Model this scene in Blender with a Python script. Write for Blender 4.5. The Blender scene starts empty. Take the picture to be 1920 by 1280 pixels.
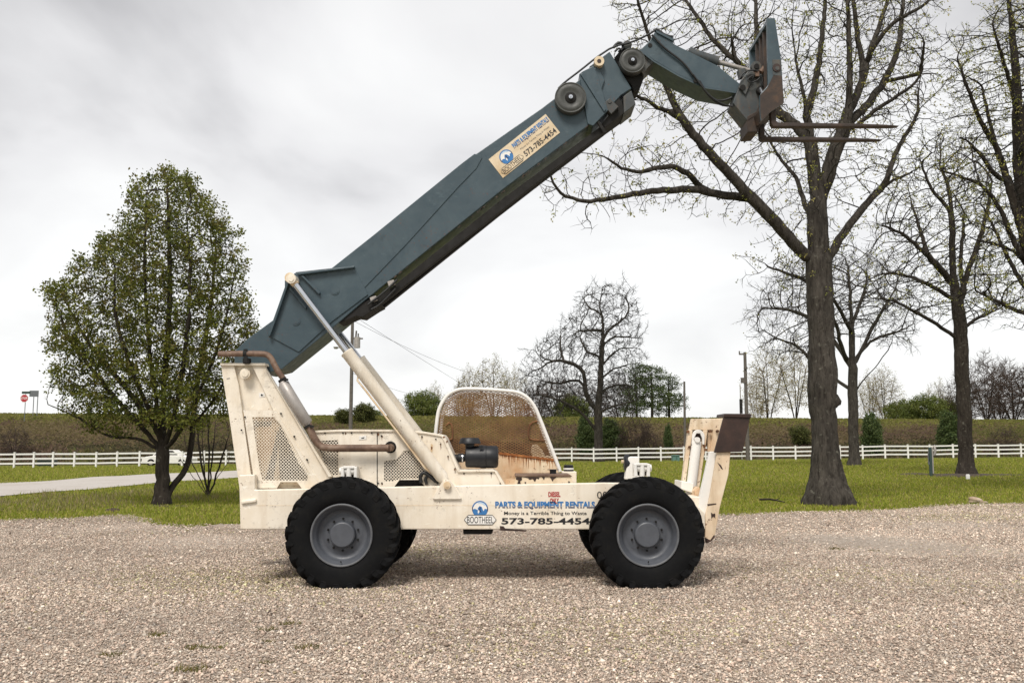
import bpy, bmesh, math, random
import numpy as np
from mathutils import Vector
random.seed(7); RNG = np.random.default_rng(7)
S = bpy.context.scene
COL = S.collection
# ------------------------------------------------------------------ camera, sky, sun, exposure
H = 1.58
TILT = math.atan(196/1800)
cam = bpy.data.cameras.new('camera'); cam.sensor_width = 36; cam.lens = 33.75
cam.clip_start = 0.1; cam.clip_end = 4000
co = bpy.data.objects.new('camera', cam); COL.objects.link(co)
co.location = (0, 0, H); co.rotation_euler = (math.pi/2+TILT, 0, 0)
S.camera = co
SUN_EL, SUN_AZ = math.radians(52), math.radians(200)     # azimuth clockwise from +Y: behind the camera, a little to its left
W = bpy.data.worlds.new('World'); S.world = W; W.use_nodes = True
def build_world():
    nt = W.node_tree; nt.nodes.clear(); N = nt.nodes.new; L = nt.links.new
    out = N('ShaderNodeOutputWorld'); bg = N('ShaderNodeBackground'); L(bg.outputs[0], out.inputs[0])
    sky = N('ShaderNodeTexSky'); sky.sky_type = 'NISHITA'; sky.sun_disc = False
    sky.sun_elevation = SUN_EL; sky.sun_rotation = SUN_AZ
    tc = N('ShaderNodeTexCoord'); sep = N('ShaderNodeSeparateXYZ'); L(tc.outputs['Generated'], sep.inputs[0])
    za = N('ShaderNodeMath'); za.operation = 'MAXIMUM'; L(sep.outputs[2], za.inputs[0]); za.inputs[1].default_value = 0.0
    zb = N('ShaderNodeMath'); zb.operation = 'ADD'; L(za.outputs[0], zb.inputs[0]); zb.inputs[1].default_value = 0.38
    dx = N('ShaderNodeMath'); dx.operation = 'DIVIDE'; L(sep.outputs[0], dx.inputs[0]); L(zb.outputs[0], dx.inputs[1])
    dy = N('ShaderNodeMath'); dy.operation = 'DIVIDE'; L(sep.outputs[1], dy.inputs[0]); L(zb.outputs[0], dy.inputs[1])
    cb = N('ShaderNodeCombineXYZ'); L(dx.outputs[0], cb.inputs[0]); L(dy.outputs[0], cb.inputs[1])
    n1 = N('ShaderNodeTexNoise'); L(cb.outputs[0], n1.inputs['Vector']); n1.inputs['Scale'].default_value = 1.6
    n1.inputs['Detail'].default_value = 6; n1.inputs['Roughness'].default_value = 0.46; n1.inputs['Distortion'].default_value = 0.35
    rp = N('ShaderNodeValToRGB'); e = rp.color_ramp.elements
    e[0].position = 0.36; e[0].color = (0.48, 0.474, 0.48, 1)
    e[1].position = 0.64; e[1].color = (0.86, 0.858, 0.85, 1)
    x = rp.color_ramp.elements.new(0.5); x.color = (0.735, 0.728, 0.73, 1)
    # thicker cloud to the left and overhead, thin bright cloud low on the right: a broad slow variation of the cover
    n2 = N('ShaderNodeVectorMath'); n2.operation = 'DOT_PRODUCT'; L(tc.outputs['Generated'], n2.inputs[0])
    n2.inputs[1].default_value = (0.30, 0.05, -0.46)
    ad = N('ShaderNodeMath'); ad.operation = 'MULTIPLY_ADD'; L(n2.outputs['Value'], ad.inputs[0]); ad.inputs[1].default_value = 0.42
    L(n1.outputs['Fac'], ad.inputs[2]); a2 = N('ShaderNodeMath'); a2.operation = 'ADD'; L(ad.outputs[0], a2.inputs[0]); a2.inputs[1].default_value = 0.09
    hz = N('ShaderNodeMapRange'); L(sep.outputs[2], hz.inputs[0]); hz.inputs[1].default_value = 0.0; hz.inputs[2].default_value = 0.22; hz.inputs[3].default_value = 0.07; hz.inputs[4].default_value = 0.0
    a3 = N('ShaderNodeMath'); a3.operation = 'ADD'; L(a2.outputs[0], a3.inputs[0]); L(hz.outputs[0], a3.inputs[1]); L(a3.outputs[0], rp.inputs[0])
    sc = N('ShaderNodeVectorMath'); sc.operation = 'SCALE'; L(sky.outputs[0], sc.inputs[0]); sc.inputs['Scale'].default_value = 0.008
    mx = N('ShaderNodeVectorMath'); mx.operation = 'ADD'; L(rp.outputs[0], mx.inputs[0]); L(sc.outputs[0], mx.inputs[1])
    L(mx.outputs[0], bg.inputs[0]); bg.inputs[1].default_value = 1.0
build_world()
sl = bpy.data.lights.new('sun', 'SUN'); sl.energy = 3.0; sl.angle = math.radians(20); sl.color = (1.0, 0.945, 0.87)
so = bpy.data.objects.new('sun', sl); COL.objects.link(so)
sd = Vector((math.sin(SUN_AZ)*math.cos(SUN_EL), math.cos(SUN_AZ)*math.cos(SUN_EL), math.sin(SUN_EL)))
so.rotation_euler = (-sd).to_track_quat('-Z', 'Y').to_euler(); so.location = sd*60
S.view_settings.view_transform = 'Standard'; S.view_settings.look = 'None'
S.view_settings.exposure = 0.18; S.view_settings.gamma = 1.0; S.view_settings.use_curve_mapping = False
S.cycles.max_bounces = 6; S.cycles.transparent_max_bounces = 8
# ------------------------------------------------------------------ pixel -> place
CT, ST = math.cos(TILT), math.sin(TILT)
def P(px, py, Y):
    "point where the sight line of photo pixel (px,py) crosses the upright plane at distance Y"
    u = (px-960)/1800; v = (640-py)/1800
    fy = CT - v*ST; k = Y/fy
    return Vector((u*k, Y, H + (v*CT+ST)*k))
def sm(a, b, x):
    t = np.clip((x-a)/(b-a), 0, 1); return t*t*(3-2*t)
def ground_z(x, y):
    x = np.asarray(x, float); y = np.asarray(y, float)
    return sm(27, 82, y)*(0.16+0.0085*np.clip(x, -70, 80)) - 0.35*sm(93, 99, y) + 2.2*sm(132, 150, y)
def G(px, py):
    "ground point seen at a photo pixel"
    u = (px-960)/1800; v = (640-py)/1800
    fy = CT - v*ST; dz = v*CT+ST
    lo, hi = 3.0, 140.0; prev = lo
    for Y in np.arange(3, 130, 0.25):
        k = Y/fy
        if H + dz*k < ground_z(u*k, Y):
            return Vector((u*k, Y, float(ground_z(u*k, Y))))
    return P(px, py, 95)
# ------------------------------------------------------------------ tags and builders
def tag(o, label=None, cat=None, group=None, kind=None):
    if label: o['label'] = label
    if cat: o['category'] = cat
    if group: o['group'] = group
    if kind: o['kind'] = kind
    return o
def empty(name, loc, label=None, cat=None, group=None, parent=None):
    o = bpy.data.objects.new(name, None); COL.objects.link(o); o.location = loc; o.empty_display_size = .2
    if parent: o.parent = parent
    return tag(o, label, cat, group)
def origin_of(o):
    v = Vector((0, 0, 0))
    while o is not None:
        v = v + Vector(o.location); o = o.parent
    return v
class MB:
    "collects shapes in world space; build() links them as one mesh object"
    def __init__(s): s.v = []; s.f = []; s.m = []; s.sm = []
    def add(s, vs, fs, mi=0, smooth=False):
        b = len(s.v); s.v += [tuple(v) for v in vs]
        for f in fs: s.f.append(tuple(i+b for i in f)); s.m.append(mi); s.sm.append(smooth)
    def plate(s, pts, Y, th, mi=0):
        "pixel polygon standing in the plane Y, thickness th away from the camera"
        s.prism([P(x, y, Y) for x, y in pts], Vector((0, th, 0)), mi)
    def prism(s, pts, d, mi=0):
        n = len(pts); pts = [Vector(p) for p in pts]
        a = Vector((0, 0, 0))
        for i in range(n): a += (pts[i]-pts[0]).cross(pts[(i+1) % n]-pts[0])
        vs = pts + [p+d for p in pts]
        f0 = tuple(range(n)); f1 = tuple(range(2*n-1, n-1, -1))
        side = [(i, i+n, (i+1) % n+n, (i+1) % n) for i in range(n)]
        if a.dot(d) > 0:
            f0 = f0[::-1]; f1 = f1[::-1]; side = [q[::-1] for q in side]
        s.add(vs, [f0, f1]+side, mi)
    def box(s, a, b, mi=0):
        x0, x1 = sorted((a[0], b[0])); y0, y1 = sorted((a[1], b[1])); z0, z1 = sorted((a[2], b[2]))
        vs = [(x0,y0,z0),(x1,y0,z0),(x1,y1,z0),(x0,y1,z0),(x0,y0,z1),(x1,y0,z1),(x1,y1,z1),(x0,y1,z1)]
        s.add(vs, [(0,3,2,1),(4,5,6,7),(0,1,5,4),(1,2,6,5),(2,3,7,6),(3,0,4,7)], mi)
    def tube(s, path, r, n=10, mi=0, cap=True, smooth=True):
        path = [Vector(p) for p in path]; m = len(path)
        rs = r if isinstance(r, (list, tuple)) else [r]*m
        t0 = (path[1]-path[0]).normalized()
        nr = t0.orthogonal().normalized(); vs = []
        for i, p in enumerate(path):
            t = (path[min(i+1, m-1)]-path[max(i-1, 0)]).normalized()
            nr = (nr - t*nr.dot(t)); nr = nr.normalized() if nr.length > 1e-6 else t.orthogonal().normalized()
            bn = t.cross(nr)
            for k in range(n):
                a = 2*math.pi*k/n; vs.append(p + (nr*math.cos(a)+bn*math.sin(a))*rs[i])
        fs = [(i*n+k, i*n+(k+1) % n, (i+1)*n+(k+1) % n, (i+1)*n+k) for i in range(m-1) for k in range(n)]
        s.add(vs, fs, mi, smooth)
        if cap:
            s.add(vs[:n], [tuple(range(n-1, -1, -1))], mi); s.add(vs[-n:], [tuple(range(n))], mi)
    def cyl(s, p0, p1, r, n=16, mi=0): s.tube([p0, p1], r, n, mi)
    def disc_y(s, px, py, Y, rpx, th, n=24, mi=0):
        "round boss facing the camera, axis along Y"
        c = P(px, py, Y); r = rpx/1800*Y*1.005
        s.tube([c, c+Vector((0, th, 0))], r, n, mi)
    def lathe_y(s, c, prof, n=48, mi=0, smooth=True, close=False):
        c = Vector(c); vs = []; m = len(prof)
        for y, r in prof:
            for k in range(n):
                a = 2*math.pi*k/n; vs.append(c+Vector((r*math.cos(a), y, r*math.sin(a))))
        fs = [(i*n+k, (i+1)*n+k, (i+1)*n+(k+1) % n, i*n+(k+1) % n) for i in range(m-1) for k in range(n)]
        s.add(vs, fs, mi, smooth)
    def lattice(s, poly, Y, pitch, ang, bar, th, mi=0):
        "diagonal bars filling a pixel polygon (expanded or punched metal)"
        pts = [P(x, y, Y) for x, y in poly]; q = [(p.x, p.z) for p in pts]
        for sg in (1, -1):
            c, sn = math.cos(sg*ang), math.sin(sg*ang)
            uu = [x*c+z*sn for x, z in q]; ww = [-x*sn+z*c for x, z in q]
            w = math.floor(min(ww)/pitch)*pitch
            while w < max(ww):
                w += pitch; xs = []
                for i in range(len(q)):
                    w0, w1 = ww[i], ww[(i+1) % len(q)]
                    if (w0-w)*(w1-w) < 0: xs.append(uu[i]+(uu[(i+1) % len(q)]-uu[i])*(w-w0)/(w1-w0))
                xs.sort()
                for a, b in zip(xs[::2], xs[1::2]):
                    if b-a < .004: continue
                    def pt(u, v, y): return (u*c-v*sn, y, u*sn+v*c)
                    h = bar/2; y0 = Y+(0 if sg > 0 else th*.4); y1 = y0+th
                    vs = [pt(a,w-h,y0),pt(b,w-h,y0),pt(b,w+h,y0),pt(a,w+h,y0),pt(a,w-h,y1),pt(b,w-h,y1),pt(b,w+h,y1),pt(a,w+h,y1)]
                    s.add(vs, [(0,1,2,3),(7,6,5,4),(0,4,5,1),(3,2,6,7)], mi)
    def mesh2d(s, vs, fs, o, u, v, mi=0):
        "flat 2-D mesh laid on the frame o + x*u + y*v"
        s.add([o+u*x+v*y for x, y in vs], fs, mi)
    def build(s, name, mats, parent=None, bevel=0, kind=None):
        me = bpy.data.meshes.new(name); org = origin_of(parent) if parent else Vector((0, 0, 0))
        me.from_pydata([(v[0]-org.x, v[1]-org.y, v[2]-org.z) for v in s.v], [], s.f)
        for mt in (mats if isinstance(mats, (list, tuple)) else [mats]): me.materials.append(mt)
        me.polygons.foreach_set('material_index', s.m); me.polygons.foreach_set('use_smooth', s.sm)
        me.update()
        o = bpy.data.objects.new(name, me); COL.objects.link(o)
        if parent: o.parent = parent
        if bevel:
            b = o.modifiers.new('bevel', 'BEVEL'); b.width = bevel; b.segments = 2; b.limit_method = 'ANGLE'; b.angle_limit = math.radians(35)
        if kind: o['kind'] = kind
        return o
def np_object(name, verts, faces, mats, mat_idx=None, cols=None, parent=None, smooth=False):
    verts = np.asarray(verts, np.float32); faces = np.asarray(faces, np.int32)
    if parent is not None: verts = verts - np.array(origin_of(parent), np.float32)
    me = bpy.data.meshes.new(name); k = faces.shape[1]; nf = len(faces)
    me.vertices.add(len(verts)); me.vertices.foreach_set('co', verts.ravel())
    me.loops.add(nf*k); me.loops.foreach_set('vertex_index', faces.ravel())
    me.polygons.add(nf); me.polygons.foreach_set('loop_start', np.arange(0, nf*k, k, dtype=np.int32))
    for mt in (mats if isinstance(mats, (list, tuple)) else [mats]): me.materials.append(mt)
    if mat_idx is not None: me.polygons.foreach_set('material_index', np.asarray(mat_idx, np.int32))
    if smooth: me.polygons.foreach_set('use_smooth', np.ones(nf, bool))
    if cols is not None:
        at = me.color_attributes.new('tint', 'FLOAT_COLOR', 'POINT')
        c4 = np.ones((len(verts), 4), np.float32); c4[:, :3] = cols; at.data.foreach_set('color', c4.ravel())
    me.update(calc_edges=True); me.validate()
    o = bpy.data.objects.new(name, me); COL.objects.link(o)
    if parent is not None: o.parent = parent
    return o
_tc = {}
def text2d(body, bold=0.0, shear=0.0):
    "outline of a word as a flat mesh scaled to the unit square; bold fattens the strokes"
    key = (body, bold, shear)
    if key in _tc: return _tc[key]
    cu = bpy.data.curves.new('lettering', 'FONT'); cu.body = body; cu.offset = bold; cu.shear = shear; cu.resolution_u = 3
    o = bpy.data.objects.new('lettering', cu); COL.objects.link(o)
    bpy.context.view_layer.update(); dg = bpy.context.evaluated_depsgraph_get()
    me = bpy.data.meshes.new_from_object(o.evaluated_get(dg))
    vs = [(v.co.x, v.co.y) for v in me.vertices]; fs = [tuple(p.vertices) for p in me.polygons]
    bpy.data.objects.remove(o); bpy.data.curves.remove(cu); bpy.data.meshes.remove(me)
    x0 = min(v[0] for v in vs); x1 = max(v[0] for v in vs); y0 = min(v[1] for v in vs); y1 = max(v[1] for v in vs)
    _tc[key] = ([((x-x0)/(x1-x0), (y-y0)/(y1-y0)) for x, y in vs], fs); return _tc[key]
def banded(vs, fs, cuts):
    "split a unit-square word along level lines; returns one (verts, faces) per band"
    bm = bmesh.new(); bv = [bm.verts.new((x, y, 0)) for x, y in vs]
    for f in fs:
        try: bm.faces.new([bv[i] for i in f])
        except ValueError: pass
    for c in cuts:
        bmesh.ops.bisect_plane(bm, geom=bm.verts[:]+bm.edges[:]+bm.faces[:], plane_co=(0, c, 0), plane_no=(0, 1, 0))
    bm.verts.index_update(); out = [[] for _ in range(len(cuts)+1)]
    V = [(v.co.x, v.co.y) for v in bm.verts]
    for f in bm.faces:
        out[sum(f.calc_center_median().y > c for c in cuts)].append(tuple(v.index for v in f.verts))
    bm.free(); return [(V, o) for o in out]
def write(mb, body, x0, y0, x1, y1, o, u, v, mi, bold=0.0, shear=0.0):
    vs, fs = text2d(body, bold, shear)
    mb.mesh2d([(x0+a*(x1-x0), y0+b*(y1-y0)) for a, b in vs], fs, o, u, v, mi)
# ------------------------------------------------------------------ materials
def new_mat(name):
    m = bpy.data.materials.new(name); m.use_nodes = True; nt = m.node_tree; b = nt.nodes['Principled BSDF']
    return m, nt, b
def noise(nt, scale, detail=5, rough=.6, stretch=None, coord='Object', dist=0):
    N = nt.nodes.new; L = nt.links.new
    tc = N('ShaderNodeTexCoord'); src = tc.outputs[coord]
    if stretch:
        mp = N('ShaderNodeMapping'); mp.inputs['Scale'].default_value = stretch; L(src, mp.inputs[0]); src = mp.outputs[0]
    n = N('ShaderNodeTexNoise'); n.inputs['Scale'].default_value = scale; n.inputs['Detail'].default_value = detail
    n.inputs['Roughness'].default_value = rough; n.inputs['Distortion'].default_value = dist; L(src, n.inputs['Vector']); return n.outputs['Fac']
def ramp(nt, fac, stops, interp='LINEAR'):
    r = nt.nodes.new('ShaderNodeValToRGB'); r.color_ramp.interpolation = interp; e = r.color_ramp.elements
    while len(e) < len(stops): e.new(.5)
    for k, (p, c) in enumerate(stops):
        e[k].position = p; e[k].color = (c, c, c, 1) if isinstance(c, (int, float)) else (*c, 1)
    nt.links.new(fac, r.inputs[0]); return r.outputs[0]
def mix(nt, fac, a, b):
    m = nt.nodes.new('ShaderNodeMix'); m.data_type = 'RGBA'
    for sock, val in ((0, fac), (6, a), (7, b)):
        if isinstance(val, (tuple, list)): m.inputs[sock].default_value = (*val, 1)
        elif isinstance(val, (int, float)): m.inputs[sock].default_value = val
        else: nt.links.new(val, m.inputs[sock])
    return m.outputs[2]
def bump(nt, b, h, strength=.3, dist=.01):
    n = nt.nodes.new('ShaderNodeBump'); n.inputs['Strength'].default_value = strength; n.inputs['Distance'].default_value = dist
    nt.links.new(h, n.inputs['Height']); nt.links.new(n.outputs[0], b.inputs['Normal'])
def math_(nt, op, a, b=0.0):
    m = nt.nodes.new('ShaderNodeMath'); m.operation = op
    for k, val in ((0, a), (1, b)):
        if isinstance(val, (int, float)): m.inputs[k].default_value = val
        else: nt.links.new(val, m.inputs[k])
    return m.outputs[0]
def paint(name, base, dark, rust=.5, rough=.45, streak=.5, coarse=6.0, smear=None):
    "old machine paint: slightly uneven, grimy, chipped to rust in small spots with runs below"
    m, nt, b = new_mat(name)
    c = mix(nt, ramp(nt, noise(nt, 2.3, 6, .6), [(.38, 0), (.72, 1)]), base, dark)
    if smear:     # chalky fading, scuffs and long scratches in the paint
        c = mix(nt, ramp(nt, noise(nt, 1.6, 8, .68, dist=1.2), [(.46, 0), (.70, .75)]), c, smear)
        c = mix(nt, ramp(nt, noise(nt, 5, 7, .75, (1, 1, 2.2), dist=2.0), [(.60, 0), (.66, .45)]), c, tuple(min(1, x*1.35) for x in smear))
        c = mix(nt, ramp(nt, noise(nt, 3.4, 7, .7, dist=.5), [(.58, 0), (.70, .55)]), c, tuple(x*.45 for x in base))
    st = ramp(nt, noise(nt, 9, 4, .6, (1, 1, .12)), [(.50, 0), (.78, streak)])
    c = mix(nt, st, c, (.42, .30, .17))
    sp = noise(nt, coarse*6, 6, .7); sp2 = noise(nt, coarse*.55, 3, .5)
    k = math_(nt, 'MULTIPLY', ramp(nt, sp, [(.60, 0), (.66, 1)]), ramp(nt, sp2, [(.66-.25*rust, 0), (.76-.25*rust, 1)]))
    c = mix(nt, k, c, (.11, .035, .012))
    nt.links.new(c, b.inputs['Base Color']); b.inputs['Roughness'].default_value = rough
    nt.links.new(ramp(nt, noise(nt, 14, 4), [(.3, rough-.1), (.8, rough+.18)]), b.inputs['Roughness'])
    bump(nt, b, noise(nt, 3.2, 3), .12, .02); return m
def plain(name, c, rough=.5, metal=0.0, var=.25, scale=8.0, bmp=.15):
    m, nt, b = new_mat(name)
    d = tuple(x*(1-var) for x in c)
    nt.links.new(mix(nt, ramp(nt, noise(nt, scale, 6), [(.35, 0), (.7, 1)]), c, d), b.inputs['Base Color'])
    b.inputs['Metallic'].default_value = metal
    nt.links.new(ramp(nt, noise(nt, scale*1.7, 4), [(.3, max(.05, rough-.08)), (.75, min(1, rough+.1))]), b.inputs['Roughness'])
    if bmp: bump(nt, b, noise(nt, scale*3, 4), bmp, .01)
    return m
def rusty(name, a, b_, c_, scale=9.0, rough=.8):
    m, nt, b = new_mat(name)
    f = noise(nt, scale, 7, .68)
    nt.links.new(ramp(nt, f, [(.32, a), (.52, b_), (.72, c_)]), b.inputs['Base Color'])
    b.inputs['Roughness'].default_value = rough; bump(nt, b, noise(nt, scale*4, 5), .3, .006); return m
def tinted(name, rough=.8, transl=0.0, spec=.3):
    "colour carried by each leaf, blade or stone of the mesh"
    m, nt, b = new_mat(name); a = nt.nodes.new('ShaderNodeAttribute'); a.attribute_name = 'tint'
    nt.links.new(a.outputs['Color'], b.inputs['Base Color']); b.inputs['Roughness'].default_value = rough
    b.inputs['Specular IOR Level'].default_value = spec
    if transl:
        t = nt.nodes.new('ShaderNodeBsdfTranslucent'); nt.links.new(a.outputs['Color'], t.inputs[0])
        x = nt.nodes.new('ShaderNodeMixShader'); x.inputs[0].default_value = transl
        nt.links.new(b.outputs[0], x.inputs[1]); nt.links.new(t.outputs[0], x.inputs[2])
        nt.links.new(x.outputs[0], nt.nodes['Material Output'].inputs[0])
    return m
CREAM = (.775, .710, .605)
M = {}
M['cream'] = paint('cream_paint', CREAM, (.70, .61, .48), .60, .45, .35, 6, (.84, .78, .68))
M['cream_worn'] = paint('worn_cream_paint', (.76, .64, .47), (.62, .43, .24), .95, .6, .8, 5)
M['cream_rusty'] = paint('rust_eaten_cream_paint', (.74, .62, .44), (.50, .24, .09), 1.5, .6, .9, 2.6)
M['orange_rust'] = rusty('orange_rust', (.16, .05, .012), (.30, .10, .022), (.45, .20, .06), 9)
M['outrigger'] = paint('outrigger_paint', (.74, .63, .48), (.60, .42, .26), 1.25, .6, .75, 3.5)
M['white'] = plain('white_paint', (.78, .76, .72), .45, 0, .08, 5)
M['boom'] = paint('slate_blue_paint', (.032, .056, .071), (.044, .070, .086), .6, .42, 0, 6, (.062, .092, .107))
M['boom_worn'] = paint('worn_slate_blue_paint', (.034, .045, .052), (.056, .049, .039), 1.1, .55, .25, 6, (.07, .08, .082))
M['rubber'] = rusty('tyre_rubber', (.0030, .0032, .0038), (.0048, .0050, .0055), (.012, .011, .0095), 4.5, .86); M['rubber'].node_tree.nodes['Principled BSDF'].inputs['Specular IOR Level'].default_value = .18
M['rim'] = plain('grey_rim_paint', (.078, .085, .100), .48, 0, .25, 9)
M['rimlip'] = plain('light_grey_rim_edge', (.115, .12, .13), .5, 0, .3, 14)
M['chrome'] = plain('chromed_rod', (.62, .64, .67), .22, 1.0, .1, 3, 0)
M['black'] = plain('black_plastic', (.007, .0085, .012), .48, 0, .3, 6)
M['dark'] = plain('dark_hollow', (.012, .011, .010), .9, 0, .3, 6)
M['hose'] = plain('black_hose', (.010, .011, .012), .5, 0, .2, 20)
M['steel'] = rusty('bare_dark_steel', (.018, .012, .010), (.034, .021, .015), (.060, .034, .022), 7, .65)
M['brownplate'] = rusty('brown_plate_steel', (.020, .0085, .0055), (.034, .015, .010), (.055, .026, .016), 5, .55)
M['rust'] = rusty('rusty_metal', (.055, .022, .010), (.15, .062, .022), (.27, .13, .05), 7)
M['mesh'] = rusty('rusty_cage_mesh', (.085, .034, .014), (.20, .10, .038), (.34, .21, .085), 3.2)
M['brownrust'] = rusty('dull_brown_rust', (.020, .013, .010), (.038, .024, .017), (.085, .045, .024), 6, .7)
M['exhaust'] = rusty('rusted_exhaust', (.075, .040, .026), (.16, .098, .066), (.29, .215, .16), 6, .65)
M['muffler'] = plain('dull_grey_muffler', (.40, .37, .345), .5, .3, .3, 5)
M['reel'] = plain('grey_reel', (.058, .060, .055), .55, 0, .4, 10)
M['blue_text'] = plain('blue_lettering', (.035, .17, .42), .5, 0, .1)
M['navy_text'] = plain('navy_lettering', (.012, .035, .12), .5, 0, .1)
M['sky_text'] = plain('pale_blue_lettering', (.45, .62, .80), .5, 0, .1)
M['black_text'] = plain('black_lettering', (.012, .012, .014), .5, 0, .1)
M['grey_text'] = plain('grey_lettering', (.13, .125, .12), .5, 0, .1)
M['red_text'] = plain('red_lettering', (.38, .018, .022), .5, 0, .1)
M['decal'] = rusty('faded_cream_decal', (.50, .36, .20), (.64, .52, .36), (.72, .62, .46), 4, .5)
M['wood'] = plain('weathered_pole_wood', (.13, .115, .10), .85, 0, .4, 6)
M['vinyl'] = plain('white_vinyl', (.78, .77, .74), .5, 0, .06, 2, 0)
M['leaf'] = tinted('leaf', .6, .35); M['blade'] = tinted('grass_blade', .75, .3); M['stone'] = tinted('crushed_stone', .9, 0, .2)
def bark(name, a, b_, scale=5.0):
    m, nt, b = new_mat(name)
    f = noise(nt, scale, 8, .7, (1, 1, .3), dist=.4); g = noise(nt, scale*2.6, 6, .7, (1, 1, .22))
    c = mix(nt, ramp(nt, f, [(.35, 0), (.68, 1)]), a, b_)
    li = ramp(nt, noise(nt, scale*1.6, 4, .6), [(.60, 0), (.70, .5)])
    c = mix(nt, li, c, (.21, .205, .165))
    c = mix(nt, ramp(nt, g, [(.34, .75), (.52, 0)]), c, (.012, .009, .007))
    nt.links.new(c, b.inputs['Base Color']); b.inputs['Roughness'].default_value = .92; b.inputs['Specular IOR Level'].default_value = .15
    bump(nt, b, g, 1.0, .04); return m
M['bark_oak'] = bark('grey_oak_bark', (.032, .028, .024), (.084, .074, .062))
M['bark_dark'] = bark('dark_bark', (.026, .021, .017), (.058, .048, .039))
M['twig'] = plain('fine_twigs', (.024, .019, .015), .9, 0, .3, 3, 0)
M['twig_dark'] = plain('dark_twigs', (.015, .012, .010), .9, 0, .3, 3, 0)
M['twig_pale'] = plain('pale_twigs', (.13, .095, .060), .9, 0, .3, 3, 0)
M['twig_brown'] = plain('brown_twigs', (.065, .043, .032), .9, 0, .3, 3, 0)
# ------------------------------------------------------------------ the ground
def ground_mats():
    m, nt, b = new_mat('lawn')
    f = noise(nt, .35, 8, .65); g = noise(nt, 3.0, 7, .7); h = noise(nt, 26, 5, .7, (1, .35, 1))
    c = ramp(nt, f, [(.30, (.095, .112, .017)), (.50, (.145, .16, .024)), (.70, (.20, .195, .042))])
    c = mix(nt, ramp(nt, g, [(.50, 0), (.72, .75)]), c, (.17, .13, .06))
    c = mix(nt, ramp(nt, h, [(.35, .5), (.6, 0)]), c, (.05, .062, .012))
    nt.links.new(c, b.inputs['Base Color']); b.inputs['Roughness'].default_value = .9; b.inputs['Specular IOR Level'].default_value = .1
    bump(nt, b, h, .8, .06); M['lawn'] = m
    m, nt, b = new_mat('gravel')
    tc = nt.nodes.new('ShaderNodeTexCoord')
    def vor(scale):
        v = nt.nodes.new('ShaderNodeTexVoronoi'); v.inputs['Scale'].default_value = scale; nt.links.new(tc.outputs['Object'], v.inputs['Vector']); return v
    v1 = vor(26); v2 = vor(60)
    bw = nt.nodes.new('ShaderNodeSeparateColor'); nt.links.new(v1.outputs['Color'], bw.inputs[0])
    b2 = nt.nodes.new('ShaderNodeSeparateColor'); nt.links.new(v2.outputs['Color'], b2.inputs[0])
    c = ramp(nt, bw.outputs[0], [(0, (.24, .19, .15)), (.45, (.46, .385, .315)), (.8, (.60, .52, .44)), (1, (.70, .63, .55))])
    c2 = ramp(nt, b2.outputs[0], [(0, (.20, .155, .12)), (.6, (.48, .405, .335)), (1, (.66, .58, .50))])
    c = mix(nt, .45, c, c2)
    c = mix(nt, ramp(nt, noise(nt, .28, 6, .65, (1, 1.6, 1)), [(.40, 0), (.70, .45)]), c, (.30, .235, .18))
    nt.links.new(c, b.inputs['Base Color']); b.inputs['Roughness'].default_value = .95; b.inputs['Specular IOR Level'].default_value = .1
    hh = math_(nt, 'ADD', v1.outputs['Distance'], math_(nt, 'MULTIPLY', v2.outputs['Distance'], .5))
    bump(nt, b, hh, 1.0, -.035); M['gravel'] = m
    m, nt, b = new_mat('lane_gravel')
    c = ramp(nt, noise(nt, 9, 8, .7), [(.3, (.36, .33, .30)), (.7, (.50, .465, .43))])
    c = mix(nt, ramp(nt, noise(nt, .5, 5, .6), [(.5, 0), (.75, .5)]), c, (.30, .26, .20))
    nt.links.new(c, b.inputs['Base Color']); b.inputs['Roughness'].default_value = .95; M['lane'] = m
    m, nt, b = new_mat('rough_bank')
    f = noise(nt, .16, 8, .7, (1, 1, 2.5)); g = noise(nt, 1.1, 8, .72, (1, 1, 1.6)); h = noise(nt, 6, 6, .7)
    c = ramp(nt, f, [(.32, (.10, .10, .028)), (.48, (.14, .105, .05)), (.62, (.165, .115, .065)), (.76, (.12, .125, .03))])
    c = mix(nt, ramp(nt, g, [(.42, 0), (.62, .8)]), c, (.085, .066, .035))
    c = mix(nt, ramp(nt, h, [(.40, .7), (.6, 0)]), c, (.055, .048, .022))
    # greener mown verge along the road at the top of the bank
    sp = nt.nodes.new('ShaderNodeSeparateXYZ'); nt.links.new(nt.nodes.new('ShaderNodeTexCoord').outputs['Object'], sp.inputs[0])
    e = math_(nt, 'ADD', sp.outputs[2], math_(nt, 'MULTIPLY', sp.outputs[0], .006)); e = math_(nt, 'ADD', e, math_(nt, 'MULTIPLY', g, 1.6))
    c = mix(nt, ramp(nt, math_(nt, 'MULTIPLY', e, .1), [(.47, 0), (.56, .85)]), c, (.18, .18, .04))
    nt.links.new(c, b.inputs['Base Color']); b.inputs['Roughness'].default_value = .95; b.inputs['Specular IOR Level'].default_value = .05
    bump(nt, b, h, 1.0, .25); M['bank'] = m
ground_mats()
def sheet(name, xs, ys, zf, mat):
    X, Y = np.meshgrid(xs, ys); Z = zf(X, Y); nx, ny = len(xs), len(ys)
    i = np.arange(nx*ny).reshape(ny, nx)
    f = np.stack([i[:-1, :-1], i[:-1, 1:], i[1:, 1:], i[1:, :-1]], -1).reshape(-1, 4)
    o = np_object(name, np.stack([X, Y, Z], -1).reshape(-1, 3), f, mat, smooth=True); o['kind'] = 'structure'; return o
def lump(x, y, a=1.0):
    return a*(.5*np.sin(x*.9+1.3*np.sin(y*.37))*np.sin(y*.71+.4)+.5*np.sin(x*.31+2)*np.sin(y*.23+1))
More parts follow.
